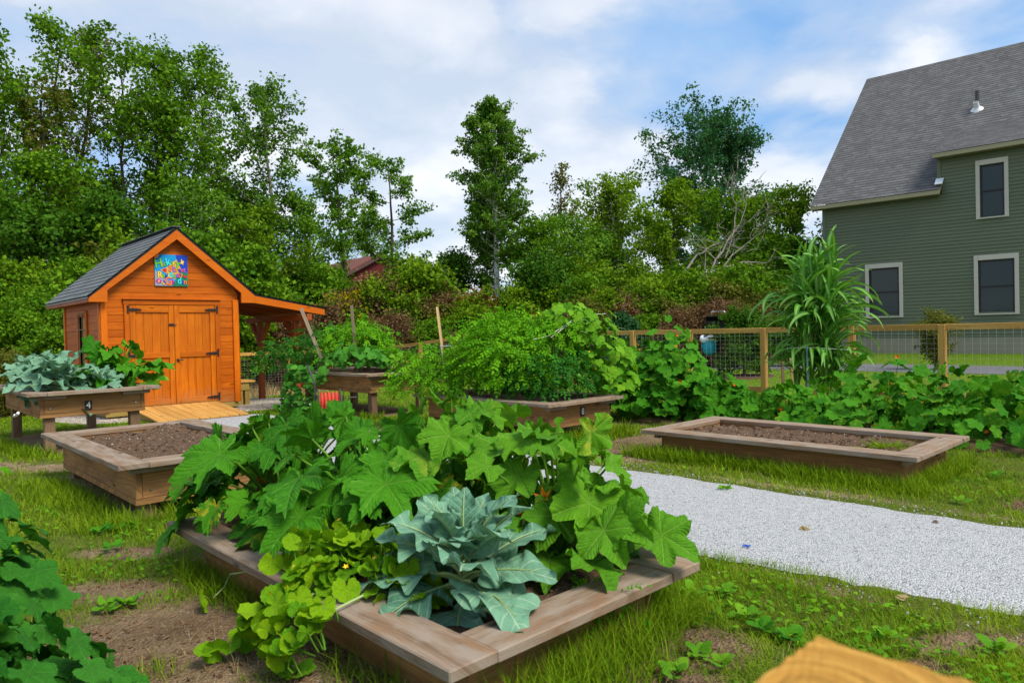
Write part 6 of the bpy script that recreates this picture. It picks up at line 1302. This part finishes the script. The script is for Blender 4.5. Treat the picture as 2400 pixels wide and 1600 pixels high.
def grass():
    rs = np.random.RandomState(12); mb = MB(); dry = MB(); n = 330000
    Y = np.exp(rs.uniform(math.log(1.7), math.log(24), n)); X = Y*rs.uniform(-.80, .80, n); u = X*U[0]+Y*U[1]; v = X*V[0]+Y*V[1]
    d = dirtf(X, Y); f = fbm(X, Y, .35, 21); f2 = fbm(X, Y, 1.5, 25)
    path = (u > 3.45+.13*np.clip(2.2-v, 0, 4)+(fbm(v, v*0, .4, 33)-.5)*.34) & (u < 5.13+(fbm(v, v*0, .4, 35)-.5)*.30) & (v < 11.3) & (v > -9)
    sx, sy = (X-SHED[0])*U[0]+(Y-SHED[1])*U[1], (X-SHED[0])*V[0]+(Y-SHED[1])*V[1]; padm = (np.abs((sx+.55)/2.2)**4+np.abs((sy-1.4)/2.05)**4) < 1
    road = (u > 17.65) & (u < 20.85) & (v < 13); house_ = (u > 23.0); fenceout = (v > 16.8)
    ok = ~path & ~padm & ~road & ~house_ & ~fenceout & ~in_bed(X, Y) & (d+rs.rand(n)*.62 < .80) & (f+.55*rs.rand(n) > .42)
    ok &= ~((Y > 12) & (rs.rand(n) < .25))
    X, Y, f, f2, d, u, v = X[ok], Y[ok], f[ok], f2[ok], d[ok], u[ok], v[ok]; n = len(X)
    lawn = (u > 12.4)
    h = (.028+.060*f*rs.uniform(.5, 1.3, n))*np.where(lawn, .55, 1.)*(1+.10*np.clip(Y-4, 0, 8)*0); w = np.maximum(.0035, .0011*Y)*rs.uniform(.7, 1.3, n)
    blades(mb, X, Y, h, w, rs, np.clip(-.05+.75*f2+.45*f*(f > .5)+rs.normal(size=n)*.2+.15*lawn, 0, 1), .55)
    # long grass along beds and edges
    def tuft(cx, cy, rx, ry, k, hh, lean=.4, ang=0.):
        a = rs.uniform(0, 6.28, k); r = np.sqrt(rs.rand(k)); lx, ly = r*np.cos(a)*rx, r*np.sin(a)*ry; x = cx+lx*math.cos(ang)-ly*math.sin(ang); y = cy+lx*math.sin(ang)+ly*math.cos(ang); m = ~in_bed(x, y, .01); x, y = x[m], y[m]; k = len(x)
        blades(mb, x, y, hh*rs.uniform(.45, 1.15, k), np.maximum(.004, .0011*y)*rs.uniform(.7, 1.3, k), rs, np.clip(rs.normal(.4, .22, k), 0, 1), lean)
    b = lambda key, s, t: bl(key, s, t, 0)[:2]
    for key, side in (('near', [(.1, .02, 1.3, .10, 900, .20), (.8, .05, .6, .12, 900, .24), (1.35, .3, .12, .5, 500, .18), (.02, .4, .10, .4, 260, .16), (.05, 1.9, .12, .5, 700, .16), (.6, -.12, .5, .1, 500, .2)]), ('nine', [(.0, 1.25, .10, 1.35, 3200, .15), (-.05, 2.2, .14, .5, 900, .16), (.7, .03, .8, .12, 1500, .15), (-.1, .5, .12, .7, 900, .14)]), ('eight', [(.02, .6, .15, .8, 1300, .17), (.7, .03, .8, .14, 1300, .17), (.7, -.15, .7, .15, 600, .12)]),
                      ('five', [(.0, .8, .14, 1.2, 1200, .14), (.3, .0, .6, .14, 700, .14), (-.1, 1.6, .2, .8, 700, .10)]), ('four', [(.1, .2, .25, .2, 500, .16), (.05, 1.0, .15, .8, 500, .12)]), ('seven', [(.2, .2, .2, .2, 350, .15), (.9, .3, .6, .2, 500, .10)])):
        for s, t, rx, ry, k, hh in side: c = b(key, s, t); tuft(c[0], c[1], rx, ry, k, hh, .45, GA)
    for px, py, r, k, hh in ((1500, 1420, .10, 170, .16), (1330, 1500, .12, 240, .2), (1280, 1560, .10, 220, .2), (1560, 1400, .12, 200, .14), (1640, 1320, .16, 260, .10), (950, 1585, .1, 90, .12), (370, 1570, .1, 80, .07), (620, 1590, .1, 80, .06), (1800, 1380, .2, 200, .08), (2000, 1420, .2, 200, .07)): p = on(px, py); tuft(p[0], p[1], r, r*.8, k, hh, .55)
    # grass tuft in bed 9
    o = mb.build('grass', M['grass']); tag(o, kind='stuff')
    wd = MB(); c = bl('nine', .62, .42, .20); k = 190; rr = np.random.RandomState(3); x = rr.normal(size=k)*.13; y = rr.normal(size=k)*.07; a = np.arctan2(y, x)+rr.normal(size=k)*.5
    tipv = np.stack([np.cos(a), np.sin(a), rr.uniform(.15, 1., k)], 1); bt = (BL[0].copy()); 
    Zx = nrm(tipv); Xx = nrm(np.cross(Zx, rr.normal(size=(k, 3)))); Yx = np.cross(Zx, Xx); hh = rr.uniform(.05, .14, k); Mx = np.stack([Xx*.007, -Yx*hh[:, None]*.6, Zx*hh[:, None]], -1)
    vs = np.einsum('kij,nj->kni', Mx, bt[:, :3])+np.stack([x*.5, y*.5, x*0], 1)[:, None]; cc = np.zeros((k, len(bt), 4)); cc[..., 0] = rr.rand(k)[:, None]
    wd.add(vs.reshape(-1, 3), [(f[None]+(np.arange(k)*len(bt))[:, None, None]).reshape(-1, f.shape[1]) for f in BL[1]], cc.reshape(-1, 4)); w_ = wd.build('grass_tuft', M['grass']); w_.location = c; tag(w_, 'tuft of fresh weed grass growing in the soil of bed 9', 'weed')
    th_ = MB(); n = 26000; Y = np.exp(rs.uniform(math.log(1.7), math.log(10), n)); X = Y*rs.uniform(-.80, .80, n); u = X*U[0]+Y*U[1]; v = X*V[0]+Y*V[1]; ok = ~((u > 3.3) & (u < 5.25) & (v < 11.5)) & ~in_bed(X, Y) & (fbm(X, Y, .3, 71)+.3*dirtf(X, Y) > .55); X, Y = X[ok], Y[ok]; n = len(X)
    blades(th_, X, Y, rs.uniform(.03, .09, n), np.maximum(.003, .0009*Y)*rs.uniform(.6, 1.2, n), rs, rs.rand(n), 2.2); tag(th_.build('thatch', M['drygrass']), kind='stuff')
    # dry brush on the bank beyond the left fence
    n = 26000; X = rs.uniform(-16, 2, n); Y = rs.uniform(18, 25, n); u = X*U[0]+Y*U[1]; v = X*V[0]+Y*V[1]; ok = (v > 17.2) & (v < 23) & (fbm(X, Y, .8, 51) > .4); X, Y = X[ok], Y[ok]; n = len(X)
    blades(dry, X, Y, rs.uniform(.12, .5, n)*(.4+fbm(X, Y, 1.2, 55)), np.full(n, .018), rs, rs.rand(n), .8); tag(dry.build('dry_grass', M['drygrass']), kind='stuff')
grass()
def weeds():
    rs = np.random.RandomState(2); spots = [on(*p) for p in ((265, 1290), (250, 1435), (300, 1420), (240, 1250), (1960, 1560), (1700, 1395), (1790, 1480), (2080, 1500), (1580, 1590), (1930, 1600), (1690, 1565), (690, 1590), (1105, 1590), (1640, 1540), (2330, 1530), (310, 1240), (1520, 1460), (1750, 1450), (1850, 1500), (1620, 1400), (2250, 1180), (2330, 1120), (1700, 1150))]
    for i, p in enumerate(spots):
        t = thing('weed_plant', 'small broad leafed weed in the lawn', 'weed', p, 0, 'small broad leafed weeds in the lawn'); fo = MB(); n = 7+rs.randint(5); az = np.arange(n)*2.4+rs.uniform(0, 6); e = rs.uniform(.1, .8, n); d = np.stack([np.cos(az)*np.cos(e), np.sin(az)*np.cos(e), np.sin(e)], 1); r = rs.uniform(.02, .05, n)[:, None]
        inst_many(fo, BEA, d, np.tile([0, -.2, 1.], (n, 1))+rs.normal(size=(n, 3))*.15, d*r+[0, 0, .015], rs.uniform(.022, .038, n), rs.rand(n)); fo.build('leaves', M['cukebright' if i % 3 else 'patch'], t, True)
    p = on(1395, 1500); P = p+np.stack([rs.normal(size=46)*.11, rs.normal(size=46)*.07, rs.uniform(.05, .26, 46)], 1); leafy('feathery_weed', 'feathery bright weed growing against the front of the nearest bed', 'weed', p, P, np.tile([0, -.4, .8], (46, 1)), CARR, M['tomato'], .085, 5, None, .2, .5, 0, 'yellow', .01, .8, .07, .4, .3)
weeds()
def path_stones():
    rs = np.random.RandomState(31); n = 4200; side = rs.rand(n) < .5; v = rs.uniform(-7, 10.5, n); off = rs.normal(size=n)*.11; u = np.where(side, 3.43+.13*np.clip(2.2-v, 0, 4)+off-.02, 5.13+off+.02); X = u*U[0]+v*V[0]; Y = u*U[1]+v*V[1]; k = Y > 1.5; X, Y = X[k], Y[k]; n = len(X)
    oc = np.array([[1, 0, 0, 0, 0], [0, 1, 0, 0, 0], [-1, 0, 0, 0, 0], [0, -1, 0, 0, 0], [0, 0, .7, 0, 0], [0, 0, -.7, 0, 0]], float); of = [np.array([[0, 1, 4], [1, 2, 4], [2, 3, 4], [3, 0, 4], [1, 0, 5], [2, 1, 5], [3, 2, 5], [0, 3, 5]])]
    mb = MB(); mb.inst(oc, of, frames(nrm(rs.normal(size=(n, 3))), nrm(rs.normal(size=(n, 3)))), np.stack([X, Y, gz(X, Y)+.012], 1), .003+.005*rs.rand(n)**2, rs.rand(n)); tag(mb.build('spilled_gravel', M['whitestone']), kind='stuff')
    n = 9000; Y = np.exp(rs.uniform(math.log(1.8), math.log(8), n)); X = Y*rs.uniform(-.78, .78, n); ok = (dirtf(X, Y) > .58) & ~in_bed(X, Y); X, Y = X[ok], Y[ok]; n = len(X)
    cd = MB(); cd.inst(oc, of, frames(nrm(rs.normal(size=(n, 3))), nrm(rs.normal(size=(n, 3)))), np.stack([X, Y, gz(X, Y)+.0], 1), .004+.016*rs.rand(n)**3, rs.rand(n)); tag(cd.build('soil_clods', M['clod']), kind='stuff')
    # clover and small broad leaves all through the turf
    n = 15000; Y = np.exp(rs.uniform(math.log(1.8), math.log(11), n)); X = Y*rs.uniform(-.78, .78, n); u = X*U[0]+Y*U[1]; v = X*V[0]+Y*V[1]; ok = ~((u > 3.3) & (u < 5.3) & (v < 11.5)) & ~in_bed(X, Y) & (dirtf(X, Y) < .62) & (fbm(X, Y, .45, 61) > .5); X, Y = X[ok], Y[ok]; n = len(X)
    cl = MB(); inst_many(cl, BEA, nrm(rs.normal(size=(n, 3))*[1, 1, .3]), np.tile([0, 0, 1.], (n, 1))+rs.normal(size=(n, 3))*.35, np.stack([X, Y, gz(X, Y)+rs.uniform(.012, .045, n)], 1), rs.uniform(.009, .020, n), rs.rand(n)); tag(cl.build('clover', M['melonclover']), kind='stuff')
M['clod'] = plain('soil_clod', (.15, .095, .055), .95, 0, .1, .5, 12.); M['whitestone'] = plain('white_stone', (.46, .46, .47), .8, 0, .2, .25, 20.); M['melonclover'] = leafmat('clover_leaf', (.035, .15, .004), (.15, .33, .010), (.2, .3, .05), 0, 6, .6, .25, .2, 'plain', .1)
path_stones()
def litter():
    rs = np.random.RandomState(9)
    for px, py, r, m, lb in ((1885, 1238, .035, 'drygrass', 'dry brown leaf scrap lying on the white path'), (2110, 1400, .03, 'drygrass', 'curled tan leaf at the near edge of the path'), (2190, 1222, .02, 'twig', 'dark twig fragment on the white path')):
        p = on(px, py, .022); mb = MB(); inst_many(mb, BEA, nrm(rs.normal(size=(2, 3))*[1, 1, .15]), np.array([[.1, -.2, 1.], [.3, 0, 1]]), np.array([[0, 0, 0.], [.012, .008, .004]]), np.full(2, r), rs.rand(2)); o = mb.build('dead_leaf', M[m], None, True); o.location = p; tag(o, lb, 'leaf')
    p = on(1750, 1281, .02); mb = MB(); mb.tube([(-.025, 0, .006), (-.008, .006, .008), (.008, -.004, .006), (.024, .004, .008)], [.004, .007, .006, .003], 6); o = mb.build('plastic_scrap', M['bluescrap']); o.location = p; tag(o, 'tiny blue scrap of plastic on the white path', 'litter')
M['bluescrap'] = plain('blue_plastic', (.01, .08, .5), .4)
litter()
